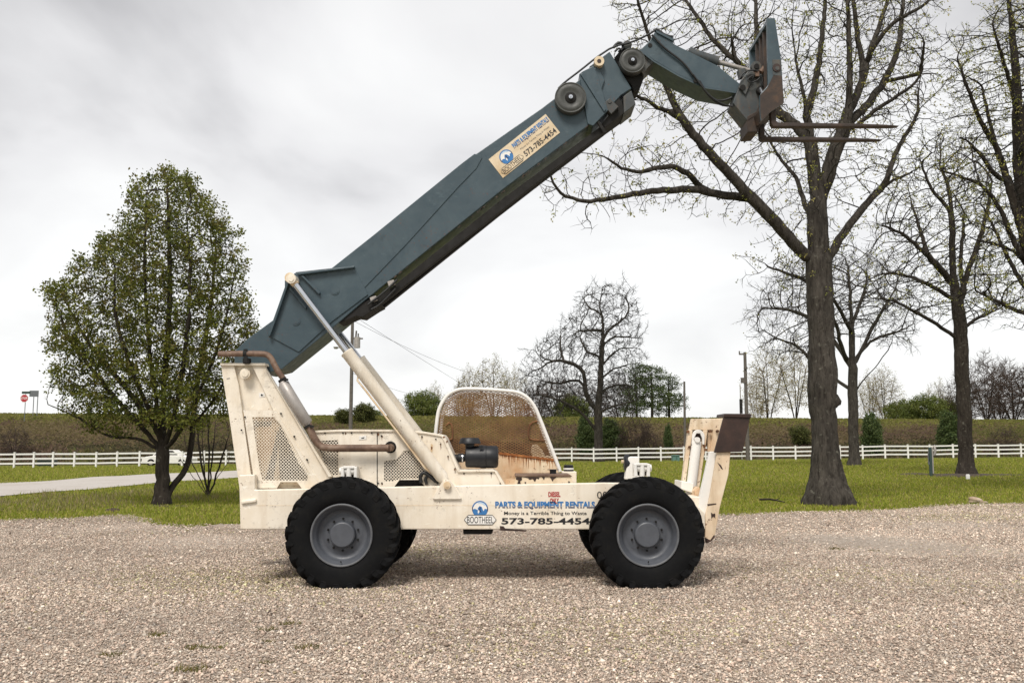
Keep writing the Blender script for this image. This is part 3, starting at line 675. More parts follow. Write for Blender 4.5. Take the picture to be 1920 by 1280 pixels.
# --- the big bare oak behind the fork carriage
def near_limbs(sk, n, spread, rng, skip=1):
    pts = np.concatenate([resample(s, .3) for s in sk[skip:]]); k = rng.integers(0, len(pts), n)
    o = rng.normal(0, 1, (n, 3)); o /= np.linalg.norm(o, axis=1, keepdims=True); r = spread*rng.uniform(.25, 1, n)[:, None]
    o[:, 2] = o[:, 2]*.8+.15; return pts[k]+o*r
def oak():
    rng = np.random.default_rng(5); b = G(1556, 944); Y = b.y
    L = [[(1556,948),(1552,905),(1549,870),(1546,800),(1543,700),(1539,600),(1535,500),(1533,430),(1532,374),(1527,330),(1521,268),(1513,211),(1505,170),(1498,144),(1491,104)],
      (-.5,[(1533,384),(1541,364),(1553,325),(1565,287),(1584,240),(1592,200),(1594,144),(1592,60),(1590,0),(1588,-90)]),
      (.8,[(1590,215),(1604,185),(1618,153),(1616,110),(1608,72),(1600,0),(1590,-90)]),(1.4,[(1618,153),(1626,115),(1637,81),(1650,45),(1665,0),(1685,-60)]),(-1.2,[(1628,105),(1650,70),(1672,45),(1695,29),(1735,12),(1760,-30)]),
      (1.6,[(1584,240),(1600,222),(1623,201),(1650,165),(1671,129),(1685,91),(1690,45),(1694,0),(1700,-80)]),(-1.5,[(1586,242),(1602,238),(1618,225),(1645,205),(1671,187),(1700,167),(1719,153),(1730,130)]),(-1.2,[(1722,150),(1730,110),(1733,80)]),
      (.9,[(1513,215),(1520,192),(1526,165),(1532,139),(1538,95),(1544,48),(1548,0),(1556,-80)]),
      (1.3,[(1518,272),(1508,254),(1485,228),(1460,211),(1430,175),(1405,140),(1378,112),(1352,90),(1330,68),(1316,43),(1300,20),(1285,0),(1262,-40)]),(1.6,[(1380,113),(1374,90),(1371,65)]),(1.8,[(1430,175),(1424,130),(1419,80),(1417,30),(1416,-60)]),
      (-1.8,[(1520,488),(1500,468),(1479,446),(1455,418),(1431,393),(1402,364),(1380,338),(1359,316),(1332,288),(1307,259),(1287,235),(1268,211),(1254,180),(1244,149),(1238,110)]),
      (-2.2,[(1262,212),(1247,208),(1230,201),(1212,188),(1192,180),(1175,160)]),(-2.0,[(1285,235),(1262,190),(1240,140),(1222,85),(1205,30),(1190,-20)]),
      (-2.6,[(1404,368),(1398,371),(1355,365),(1311,357),(1290,353),(1268,357),(1230,357),(1195,362),(1163,369),(1125,376),(1096,378),(1070,372),(1053,364),(1040,348),(1033,331)]),
      (-2.9,[(1318,356),(1308,345),(1297,331),(1283,320),(1268,314),(1248,313),(1230,316),(1210,321),(1192,323),(1174,318),(1158,311),(1140,298)]),
      (.7,[(1551,488),(1570,456),(1589,426),(1613,395),(1637,369),(1655,352),(1671,340),(1690,332),(1704,326)]),(1.1,[(1662,345),(1668,320),(1680,287),(1695,260),(1709,235),(1722,210),(1722,170)]),
      (1.5,[(1524,420),(1517,398),(1505,370),(1498,345),(1487,325),(1474,311),(1460,295),(1450,278),(1444,262)]),(1.2,[(1527,540),(1500,520),(1470,510),(1440,500)])]
    sk = px_skel(L, Y, rng, 1)
    at = np.concatenate([near_limbs(sk, 3500, 1.3, rng), crown_points([(1130,-20),(1240,-30),(1330,20),(1420,-30),(1560,-40),(1760,-40),(1745,180),(1715,260),(1660,330),(1560,330),(1440,310),(1300,200),(1180,90)], Y, 2.8, 1300, rng)])
    pp = at[:, 2]; at = at[pp > 5.2]
    oak_root = plant('oak_tree', 'tall grey barked oak with budding bare limbs, nearest the forks', 'tree', b, sk, at, .19, 1.7, .21, .0075, .37, M['bark_oak'], M['twig'], 8, thin=.028,
          twig=(1, .28, .0060), tw_rad=.011, leaves=(6, .05, .066, YG, .17), trop=(0, 0, .06), wob=.13, ns=12,
          flare=lambda p, a: (1+1.05*math.exp(-max(0, p[2]-.05)/.42))*(1+(.07+.20*math.exp(-max(0, p[2])/.5))*np.cos(5*a+.6+.5*p[2])+.05*np.cos(9*a+2*p[2])+.10*math.exp(-max(0, p[2])/.3)*np.cos(3*a+2))*(1+.06*math.sin(p[2]*2.3)) if p[2] < 5 else 1.0)
    bl = MB(); c0 = P(1565, 752, Y-.12); n_ = 12
    for j in range(7):
        for k in range(n_):
            ph = math.pi*j/6; th = 2*math.pi*k/n_; r_ = .16*(1+.18*math.sin(3*th+j)+.12*math.sin(5*ph+k)); bl.v.append((c0.x+r_*math.sin(ph)*math.cos(th), c0.y+r_*math.sin(ph)*math.sin(th), c0.z+r_*1.1*math.cos(ph)))
    for j in range(6):
        for k in range(n_): bl.f.append((j*n_+k, j*n_+(k+1) % n_, (j+1)*n_+(k+1) % n_, (j+1)*n_+k)); bl.m.append(0); bl.sm.append(True)
    bl.build('burl', M['bark_oak'], [q for q in oak_root.children if q.name.startswith('trunk')][0])
oak()
def bare(name, label, b, Y, lines, outline, depth, n, step, di, dk, r_tip, r_root, seed, dep=1.5, wood_m='bark_dark', twig_m='twig', thin=.03, twig=(2, .5, .006), leaves=None, extra=0, group=None, trop=(0,0,.05), wob=.13):
    rng = np.random.default_rng(seed); sk = px_skel(lines, Y, rng, dep); at = crown_points(outline, Y, depth, n, rng)
    if extra: at = np.concatenate([at, near_limbs(sk, extra, extra*.0+1.3, rng)])
    # feathered edge and clumps with gaps, so that the crown has no shell
    at = at + rng.normal(0, 1, at.shape)*(.35+.006*Y)*rng.uniform(0, 1, (len(at), 1))**2
    f = np.sin(at[:, 0]*1.9+1.5*np.sin(at[:, 2]*1.1))*np.sin(at[:, 2]*1.7+at[:, 1]*1.3)
    at = at[(f+rng.normal(0, .3, len(at)) > -.35) & (at[:, 2] > 1.5)]
    return plant(name, label, 'tree', b, sk, at, step, di, dk, r_tip, r_root, M[wood_m], M[twig_m], seed, thin=thin, twig=twig, tw_rad=r_tip*1.5, leaves=leaves, wob=wob, trop=trop,
                 flare=lambda p, a: 1+.7*math.exp(-max(0, p[2]-b.z)/.35)*(1+.15*np.cos(5*a)))
b = G(1602, 872)
bare('shade_tree', 'bare spreading tree standing just behind the big oak trunk', b, b.y,
     [[(1602,876),(1601,830),(1599,760),(1599,700),(1598,660),(1597,628),(1596,590),(1594,540),(1590,500)],[(1598,690),(1588,674),(1577,658),(1566,640),(1545,615),(1520,595),(1480,580),(1440,578)],[(1600,685),(1609,668),(1618,655),(1627,645),(1645,632),(1672,625),(1700,615)],
      [(1606,672),(1622,645),(1634,618),(1650,590),(1668,560)],[(1597,625),(1580,590),(1560,555),(1530,530)],[(1597,610),(1612,570),(1625,530)],[(1599,730),(1580,722),(1560,705),(1530,690),(1500,650),(1470,640),(1430,620)],[(1600,740),(1615,715),(1640,690)],[(1588,676),(1575,640),(1566,600),(1545,565)]],
     [(1400,600),(1430,540),(1480,500),(1540,470),(1610,470),(1670,490),(1710,540),(1725,600),(1700,650),(1640,640),(1600,610),(1540,650),(1470,680),(1420,650)], 4.5, 4200, .36, 3.5, .40, .014, .34, 21, 3, twig=(2, .55, .012), leaves=(2, .12, .12, YG, .05), wood_m='bark_oak')
b = G(1812, 889)
bare('lawn_tree', 'leaning bare tree with a dark trunk at the mulch ring', b, b.y,
     [[(1812,893),(1811,850),(1808,780),(1805,720),(1802,660),(1801,615),(1796,575),(1790,545),(1786,503),(1785,465),(1786,431),(1784,400),(1781,364),(1774,335),(1762,311)],[(1802,640),(1788,630),(1765,614),(1745,600),(1715,585),(1690,570),(1660,560),(1630,560)],[(1788,535),(1767,508),(1752,492),(1738,479),(1718,460),(1695,440),(1670,428),(1645,420)],
      [(1786,560),(1762,545),(1738,532),(1710,520),(1685,513),(1660,512),(1640,518)],[(1797,580),(1806,540),(1815,508),(1825,480),(1834,455),(1845,420),(1853,383),(1860,340)],[(1784,400),(1770,380),(1750,360),(1735,330),(1725,300)],[(1801,620),(1825,600),(1850,590),(1880,575)],[(1740,480),(1732,455),(1722,420),(1712,390)],[(1806,540),(1800,490),(1805,440),(1808,400)]],
     [(1610,560),(1640,430),(1690,330),(1720,270),(1780,240),(1850,300),(1890,380),(1900,480),(1900,570),(1850,600),(1800,590),(1740,590),(1680,580)], 3.6, 4500, .27, 2.6, .32, .012, .36, 22, 2.4, twig=(1, .45, .010), leaves=(5, .08, .10, YG, .12))
b = Vector((20.6, 33.5, float(ground_z(20.6, 33.5))))
bare('edge_tree', 'dense twiggy tree leaning in at the right edge of the photo', b, b.y,
     [[(2050,918),(2035,800),(2010,700),(1985,620),(1955,540),(1930,490),(1908,400),(1888,335),(1870,280),(1855,225),(1840,160)],[(1960,555),(1950,470),(1935,420),(1918,350),(1910,287),(1908,192),(1902,96),(1892,0),(1885,-60)],[(1930,490),(1910,470),(1895,440),(1880,400),(1862,370),(1840,345),(1800,330),(1760,318)],
      [(1870,280),(1850,250),(1835,220),(1815,170),(1795,110)],[(1908,210),(1895,160),(1880,110),(1862,50)],[(1985,620),(1960,600),(1925,590),(1900,580),(1860,560),(1830,545)],[(1960,555),(1915,480),(1880,460),(1830,450)],[(1910,290),(1925,200),(1935,100),(1940,0)],[(1890,340),(1865,330),(1840,290),(1815,265)],[(1970,590),(1935,560),(1900,505),(1865,430),(1845,390)]],
     [(1760,110),(1790,60),(1850,20),(1890,-50),(2060,-50),(2080,400),(1980,560),(1900,590),(1830,570),(1830,470),(1790,380),(1760,300),(1775,200)], 2.6, 7500, .19, 1.8, .20, .0075, .40, 23, 1.8, wood_m='bark_dark', twig_m='twig_dark', twig=(1, .30, .0062), leaves=(6, .05, .07, YG, .24), thin=.025)
b = G(1122, 864)
bare('walnut_tree', 'gnarled bare tree in front of the fence, right of the cage', b, b.y,
     [[(1122,867),(1122,840),(1122,800),(1121,770),(1124,745),(1126,715),(1127,689),(1129,647),(1131,604),(1127,585),(1124,576),(1127,556),(1129,540)],[(1121,768),(1110,759),(1100,742),(1096,722),(1097,700),(1084,686),(1056,675),(1028,677),(1008,663)],[(1120,810),(1110,796),(1087,770),(1060,755),(1042,748),(1014,739),(995,740)],[(1125,712),(1132,706),(1149,692),(1165,687),(1184,682)],[(1127,690),(1134,677),(1157,655),(1175,652),(1194,652)],
      [(1128,655),(1135,641),(1152,630),(1175,632),(1197,634)],[(1129,640),(1140,618),(1166,602),(1180,585),(1178,565),(1169,555)],[(1127,672),(1115,664),(1101,661),(1092,645),(1088,635)],[(1130,620),(1110,618),(1084,621)],[(1128,590),(1118,582),(1104,578),(1095,560)],[(1056,675),(1050,650),(1052,625)],[(1096,722),(1080,710),(1050,720),(1020,715)],[(1030,677),(1015,690),(1000,695)],[(1124,740),(1140,725),(1165,720),(1185,725)],[(1122,775),(1150,760),(1180,755),(1195,748)]],
     [(984,745),(985,690),(1003,648),(1035,624),(1062,612),(1078,585),(1090,556),(1110,540),(1140,533),(1176,545),(1197,575),(1204,640),(1202,700),(1198,750),(1150,775),(1122,762),(1080,765),(1020,785),(990,775)], 4.6, 5200, .32, 3.4, .40, .016, .40, 24, 3.2, twig=(3, .50, .013), wood_m='bark_oak', thin=.045, wob=.12)
# --- small trees, shrubs and hedge beyond; one of each sort is grown and then copied
def copy_tree(src, loc, sx, sz, rz, label, group=None):
    r = src.copy(); COL.objects.link(r); r.location = loc; r.scale = (sx, sx, sz); r.rotation_euler = (0, 0, rz); r['label'] = label
    if group: r['group'] = group
    for c in list(src.children):
        d = c.copy(); COL.objects.link(d); d.parent = r
    return r
def ball_points(n, w, h0, h1, rng, shape=1.0):
    p = rng.normal(0, 1, (n, 3)); p /= np.linalg.norm(p, axis=1, keepdims=True); p *= rng.uniform(.15, 1, (n, 1))**(1/2.2)
    p[:, 2] = (p[:, 2]+1)/2; t = p[:, 2]; p[:, :2] *= (w/2*(1-(1-shape)*t))[:, None]*(1+.22*np.sin(9*t+2.5*np.arctan2(p[:, 1], p[:, 0])))[:, None]; p[:, 2] = h0+(h1-h0)*t
    p[:, 2] += rng.normal(0, .25, n); return p
def sort_tree(kind, name, label, cat, h, w, h0, n, r_root, seed, leaves, twig, stems=1, trop=(0,0,.12), bark_m='bark_dark', twig_m='twig', step=None, group=None):
    rng = np.random.default_rng(seed); at = ball_points(n, w, h0, h, rng, .8); sk = []
    sk.append([(0, 0, -.3), (.05*h*rng.normal(0, .3), .05*h*rng.normal(0, .3), h0), (.1*rng.normal(0, 1), .1*rng.normal(0, 1), h*.72)])
    for k in range(stems-1):
        a = 2*math.pi*k/max(1, stems-1)+rng.uniform(-.4, .4); q = w*.32
        sk.append([(0, 0, 0.02), (q*.25*math.cos(a), q*.25*math.sin(a), h*.25), (q*math.cos(a), q*math.sin(a), h*.7)])
    at = at-np.array([0, 0, 0]); st = step or h*.045
    t = plant(name, label, cat, Vector((0, 0, 0)), sk, at, st, h*.45, st*1.35, max(.012, h*.0022), r_root, M[bark_m], M[twig_m], seed, thin=.05, twig=twig, tw_rad=max(.012, h*.0022)*1.6, leaves=leaves, trop=trop, wob=.16, ns=6, group=group, limb=False)
    return t
def stand(src, first, px, Y, top, zf, h, wpx, w, label, rz=0, group=None):
    "put the grown sort (first time) or a copy of it where the photo shows one"
    c = P(px, 780, Y); z = float(zf(c.x, Y)); tp = P(px, top, Y).z; sz = (tp-z)/h; sx = wpx/1800*Y/w
    if first:
        src.location = (c.x, Y, z); src.scale = (sx, sx, sz); src.rotation_euler = (0, 0, rz); src['label'] = label
        if group: src['group'] = group
        return src
    return copy_tree(src, (c.x, Y, z), sx, sz, rz, label, group)
def far_z(x, y): return max(float(ground_z(x, y)), float(bank_z(np.array(x), np.array(y))) if y < 160 else -9)
def backdrop():
    GL = [(.11,.145,.03),(.14,.175,.038),(.09,.12,.026),(.18,.195,.05)]
    grp = 'trees beyond the embankment'
    # feathery budding trees
    A = sort_tree('budding', 'budding_tree', '', 'tree', 9, 7, 1.5, 700, .16, 41, (5, .2, .15, [(.33,.28,.14),(.28,.25,.11),(.40,.34,.19),(.24,.23,.09)], .55), (2, .7, .012), 4, twig_m='twig_pale')
    first = True
    for k, (px, top, w, Y, lb) in enumerate([(925,672,95,150,'tallest pale budding tree seen above the cage roof'),(880,690,70,158,'pale budding tree left behind the cage roof'),(968,690,60,156,'pale budding tree above the right end of the cage roof'),
            (1440,652,90,148,'yellowish budding tree between utility pole and oak trunk'),(1492,640,80,140,'thin budding tree touching the oak trunk on its left'),(1660,690,75,150,'budding tree right of the shade tree trunk'),(1420,700,50,165,'low budding tree right beside the tall utility pole'),(1632,700,60,152,'budding tree directly right behind the shade tree'),
            (815,722,60,162,'faint twiggy tree left of the cage roof'),(1762,715,60,158,'budding tree left behind the leaning lawn tree')]):
        stand(A, first, px, Y, top, far_z, 9, w, 7, lb, k*1.3, grp); first = False
    # grey-brown bare brush trees
    B = sort_tree('brush', 'bare_brush_tree', '', 'tree', 8, 8, .8, 900, .15, 42, None, (5, .75, .017), 6, twig_m='twig_brown')
    first = True
    for k, (px, top, w, Y, lb) in enumerate([(1045,705,110,146,'brown bare brush tree left behind the gnarled tree'),(1100,720,100,150,'brown bare brush tree behind the gnarled trunk'),(1162,705,90,148,'brown bare brush tree between gnarled tree and pines'),(1000,722,80,152,'brown bare brush tree at the right edge of the cage'),
            (1850,668,110,138,'dark bare tree just right of the leaning lawn tree'),(1900,682,120,142,'dark bare tree cut by the right photo edge'),(1955,675,130,140,'dark bare tree mostly outside the right photo edge'),(1805,705,80,146,'dark bare tree left behind the leaning trunk'),(1875,700,90,150,'low dark bare tree between two taller ones at right'),(870,715,60,165,'dark low brush behind the top left of the cage')]):
        stand(B, first, px, Y, top, far_z, 8, w, 8, lb, k*2.1, grp); first = False
    # leafy green
    C = sort_tree('leafy', 'green_tree', '', 'tree', 7, 7.5, .6, 620, .16, 43, (8, .26, .24, GL, .9), (2, .4, .012), 5)
    first = True
    for k, (px, top, w, Y, lb) in enumerate([(792,735,84,142,'round green tree left of the wire cage'),(1072,742,70,144,'green tree showing through the gnarled branches'),(1735,742,90,141,'wide green bush tree above the road, left of leaning trunk'),(1690,752,70,146,'lower green bush tree left in the hedge row'),(1780,750,50,147,'green bush against the leaning trunk'),
            (700,768,40,138,'low green bush right of the left utility pole')]):
        stand(C, first, px, Y, top, far_z, 7, w, 7.5, lb, k*1.7, grp); first = False
    D = sort_tree('bush', 'bank_bush', '', 'bush', 2.2, 2.0, .1, 260, .05, 44, (5, .10, .13, [(.10,.115,.03),(.13,.135,.04),(.08,.09,.022)], .8), (2, .3, .008), 7, group='bushes on the embankment')
    first = True
    for k, (px, top, w, Y, lb) in enumerate([(642,768,34,114,'yellow green bush on the bank left of the left pole'),(682,758,44,115,'yellow green bush on the bank right of the left pole'),(1500,800,40,104,'green bush low on the bank beside the oak trunk'),(1160,800,36,104,'green bush on the bank right of the gnarled trunk')]):
        stand(D, first, px, Y, top, far_z, 2.2, w, 2.0, lb, k*1.1, 'bushes on the embankment'); first = False
    E = sort_tree('juniper', 'juniper', '', 'bush', 3, 1.9, .05, 520, .06, 45, (9, .13, .15, [(.055,.088,.028),(.080,.115,.034),(.10,.13,.040)], 1), (2, .25, .01), 1, trop=(0,0,.3))
    first = True
    for k, (px, top, w, Y, lb) in enumerate([(1098,786,32,101,'dark evergreen shrub left of the gnarled trunk'),(1143,792,34,102,'dark evergreen shrub right of the gnarled trunk'),(1252,801,15,102,'smallest dark evergreen shrub below the pines'),(1633,784,36,100,'evergreen shrub right of the shade tree trunk'),(1777,780,36,101,'evergreen shrub left of the leaning trunk')]):
        c = P(px, 780, Y)
        stand(E, first, px, Y, top, lambda x, y: float(bank_z(np.array(x), np.array(y)))-.25, 3, w, 1.9, lb, k*1.9, 'evergreen shrubs on the embankment'); first = False
    F = sort_tree('stems', 'bare_shrub', '', 'bush', 4, 3.6, .3, 420, .06, 46, None, (3, .5, .010), 9, twig_m='twig_brown', trop=(0,0,.25))
    first = True
    for k, (px, top, w, Y, lb) in enumerate([(1190,772,80,99,'brown many stemmed shrub behind the fence, right of gnarled trunk'),(1215,800,50,98,'small brown shrub behind the fence below the pines'),(30,800,70,101,'reddish bare shrub low on the bank at the left edge'),(1880,800,60,100,'brown bare shrub on the bank right of leaning trunk')]):
        stand(F, first, px, Y, top, lambda x, y: float(bank_z(np.array(x), np.array(y)))-.2, 4, w, 3.6, lb, k*1.4, 'bare shrubs along the fence'); first = False
    # pines: tiers of needle clumps on a tall stem
    for k, (px, top, w, Y, lb, tiers) in enumerate([(1222,686,98,140,'tall pine with cloud shaped tiers behind the fence',9),(1254,708,60,144,'shorter pine on the right of the tall pine',7),(1193,697,64,146,'pine on the left of the tall pine',6)]):
        rng = np.random.default_rng(60+k); c = P(px, 783, Y); z = far_z(c.x, Y); tp = P(px, top, Y).z; h = tp-z; wm = w/1800*Y; at = []
        for t in range(tiers):
            f = .32+.66*t/(tiers-1); rr = wm*.5*(1.05-f*.55)
            for q in range(3):
                a = rng.uniform(0, 6.28); cx = math.cos(a)*rr*rng.uniform(.2, .85); cy = math.sin(a)*rr*rng.uniform(.2, .85)
                m = rng.normal(0, 1, (30, 3))*np.array([rr*.34, rr*.34, h*.020])+np.array([c.x+cx, Y+cy, z+h*f+rng.normal(0, .02)*h]); at.append(m)
        at = np.concatenate(at)
        plant('pine_tree', lb, 'tree', Vector((c.x, Y, z)), [[(c.x, Y, z-.3), (c.x+.1, Y, z+h*.5), (c.x, Y, z+h*.97)]], at, .38, 4.0, .5, .02, .2, M['bark_dark'], M['twig_dark'], 60+k, group='pines beyond the embankment', thin=.05, twig=(2, .35, .014), tw_rad=.04,
              leaves=(4, .20, .22, [(.06,.092,.026),(.08,.115,.032),(.045,.07,.02),(.105,.135,.04)], .9), ns=6)
backdrop()
def crape():
    b = G(392, 926); Y = b.y; rng = np.random.default_rng(70)
    L = [[(390,930),(391,905),(392,870),(392,840),(390,800),(386,770)]]
    for e in [[(388,926),(375,895),(362,870),(352,850),(345,815)],[(390,926),(382,890),(376,860),(372,820),(365,785)],[(394,926),(404,895),(412,870),(422,845),(430,810)],[(394,926),(402,900),(418,882),(430,860)],[(391,926),(396,880),(400,840),(404,790)],[(389,926),(384,895),(380,850),(380,800)],[(388,926),(370,905),(352,880),(338,860)]]: L.append((rng.uniform(-.6, .6), e))
    at = crown_points([(340,850),(350,790),(375,755),(410,760),(435,790),(440,840),(430,870),(390,850)], Y, .9, 260, rng)
    plant('bare_bush', 'bare many stemmed bush between the pear tree and the machine', 'bush', b, px_skel(L, Y, rng, .6), at, .18, 1.4, .25, .007, .10, M['bark_dark'], M['twig_brown'], 71, thin=.02, twig=(2, .3, .005), tw_rad=.011, ns=6, parts=('stem', 'crown'))
crape()
# ------------------------------------------------------------------ the telescopic forklift
YT = 10.92                     # outer face of the near tyres
YF = 11.32                     # near face of the chassis beam
tb = P(900, 1000, 11.9); T = empty('telescopic_forklift', (tb.x, 12.0, 0), 'old cream telescopic forklift with a raised slate blue boom, parked on gravel', 'forklift')
def part(mb, name, mats, parent=None, bevel=0, kind=None): return mb.build(name, mats, parent or T, bevel, kind)
def bolts(mb, pts, Y, r=1.6, mi=1, th=.008):
    for x, y in pts: mb.disc_y(x, y, Y-th, r, th+.004, 8, mi)
X_, Z_ = Vector((1, 0, 0)), Vector((0, 0, 1))
# --- chassis beam
f = MB()
f.plate([(478,917.5),(1130,904.5),(1190,905),(1290,930),(1322,962),(1322,992),(450.5,992),(448,890),(478,889)], YF, .10)
f.plate([(478,917.5),(1130,904.5),(1190,905),(1290,930),(1322,962),(1322,992),(450.5,992),(448,890),(478,889)], 12.72, .10)
a = P(450.5, 992, YF); c = P(1322, 992, YF); tp = P(700, 917, YF).z
f.box((a.x+.02, YF+.11, a.z+.02), (c.x-.02, 12.71, tp-.09))
f.plate([(448,888),(478,888),(450.5,991),(452,991)], YF+.003, .05) if False else None
for q in ((480, 943, 452, 937),):
    f.plate([(452,938),(480,934.5),(480,941),(452,945)], YF-.03, .06)
chassis = part(f, 'chassis_beam', [M['cream'], M['dark']], bevel=.012)
s = MB(); s.plate([(480,946.8),(1290,946.8),(1290,947.5),(480,947.5)], YF-.002, .006); part(s, 'weld_seam', M['cream_worn'], chassis)
s = MB(); s.plate([(868,992),(925,992),(923,999.5),(920,1001),(869,1001)], YF+.05, .25); part(s, 'underbody_bracket', M['dark'], chassis)
s = MB(); s.plate([(937,985.5),(944,986),(947,990),(988,993.5),(986,996),(938,994)], YF-.012, .02); part(s, 'drain_latch', M['brownplate'], chassis)
# axles
for px in (639, 1216):
    s = MB(); c0 = P(px, 1004, 11.15); s.cyl(c0, c0+Vector((0, 1.9, 0)), .11, 16); m_ = c0+Vector((0, .95, 0)); s.tube([m_+Vector((-.28,0,0)), m_+Vector((-.1,0,0)), m_+Vector((.1,0,0)), m_+Vector((.28,0,0))], [.12, .2, .2, .12], 16)
    part(s, 'axle', M['dark'], bevel=0)
# lettering on the beam (one flat decal)
d = MB(); Yd = YF-.003; O = P(960, 960, Yd); sc = Yd/1800*1.004
def bx(px): return (px-960)*sc
def bz(py): return (960-py)*sc
def wr(mb, body, x0, x1, ytop, ybot, mi, bold=0, shear=0): write(mb, body, bx(x0), bz(ybot), bx(x1), bz(ytop), O, X_, Z_, mi, bold, shear)
wr(d, '573-785-4454', 940.5, 1103.5, 970, 982, 2, .03)
wr(d, 'Money is a Terrible Thing to Waste', 945.5, 1097.5, 958.3, 966.5, 2, .012)
wr(d, 'DIESEL', 1027, 1049.5, 922.5, 932, 4, .04); wr(d, 'ONLY', 1030, 1046.5, 934, 944, 4, .04)
wr(d, '00', 1117, 1136, 922, 935, 2, .0)
def two_tone(mb, body, x0, y0, x1, y1, o, u, v, sky, blue, navy, bold=.05, shear=0.0):
    vs, fs = text2d(body, bold, shear)
    for k, (V, F) in enumerate(banded(vs, fs, [.30, .37, .62])):
        if k == 1: continue
        mb.mesh2d([(x0+a*(x1-x0), y0+b*(y1-y0)) for a, b in V], F, o, u, v, (navy, None, blue, blue)[k])
two_tone(d, 'PARTS & EQUIPMENT RENTALS', bx(929), bz(954.5), bx(1113), bz(940), O, X_, Z_, 5, 0, 1)
def logo(mb, o, u, v, R, blue, navy, paleb, white):
    "round emblem: dark rim open at the sides, pale sky, dark hill with a white cap"
    n = 40; A = lambda a, r: (r*math.cos(a), r*math.sin(a))
    def flat(pts, mi, lift): mb.mesh2d(pts, [tuple(range(len(pts)))], o+Vector((0, -lift, 0)), u, v, mi)
    flat([A(2*math.pi*k/n, R*.93) for k in range(n)], white, .0002)
    for a0, a1, r0, mi in ((15, 165, .84, blue),(165, 200, .88, navy),(-20, 15, .88, navy)):
        aa = [math.radians(a0+(a1-a0)*k/20) for k in range(21)]
        flat([A(a, R) for a in aa]+[A(a, R*r0) for a in aa[::-1]], mi, .0010)
    aa = [math.radians(205+130*k/20) for k in range(21)]
    flat([A(a, R) for a in aa]+[(R*.86, -R*.02),(R*.60, R*.02),(R*.42, -R*.28),(R*.22, R*.24),(-R*.05, R*.36),(-R*.30, R*.05),(-R*.20, -R*.18),(-R*.62, R*.02),(-R*.86, -R*.05)], blue, .0014)
    flat([(-R*.02, R*.26),(R*.15, R*.18),(R*.05, -R*.12),(R*.22, -R*.50),(-R*.10, -R*.30),(-R*.25, -R*.55),(-R*.22, -R*.18),(-R*.12, -R*.02)], navy, .0022)
    flat([(-R*.30, -R*.30),(-R*.12, -R*.10),(-R*.06, -R*.35),(-R*.22, -R*.62)], white, .0026)
    aa = [math.radians(35+75*k/14) for k in range(15)]
    flat([A(a, R*.80) for a in aa]+[A(a, R*.66) for a in aa[::-1]], paleb, .0016)
def badge(mb, o, u, v, w, h, ink, white, bold):
    t = h*.07; k = h*.42
    def hexa(q): return [(-w/2+q, 0),(-w/2+k, h/2-q),(w/2-k, h/2-q),(w/2-q, 0),(w/2-k, -h/2+q),(-w/2+k, -h/2+q)]
    A, B = hexa(0), hexa(t)
    mb.mesh2d(B, [tuple(range(6))], o+Vector((0, -.0034, 0)), u, v, white)
    mb.mesh2d(A+B, [(i, (i+1) % 6, (i+1) % 6+6, i+6) for i in range(6)], o+Vector((0, -.0038, 0)), u, v, ink)
    write(mb, 'BOOTHEEL', -w/2+k*.75, -h*.33, w/2-k*.75, h*.33, o+Vector((0, -.0042, 0)), u, v, ink, bold)
logo(d, P(900, 953.5, Yd), X_, Z_, 14.8*sc, 0, 1, 5, 6); badge(d, P(900.5, 974, Yd), X_, Z_, 60*sc, 18.5*sc, 2, 6, .006)
part(d, 'lettering', [M['blue_text'], M['navy_text'], M['black_text'], M['grey_text'], M['red_text'], M['sky_text'], M['white']], chassis)
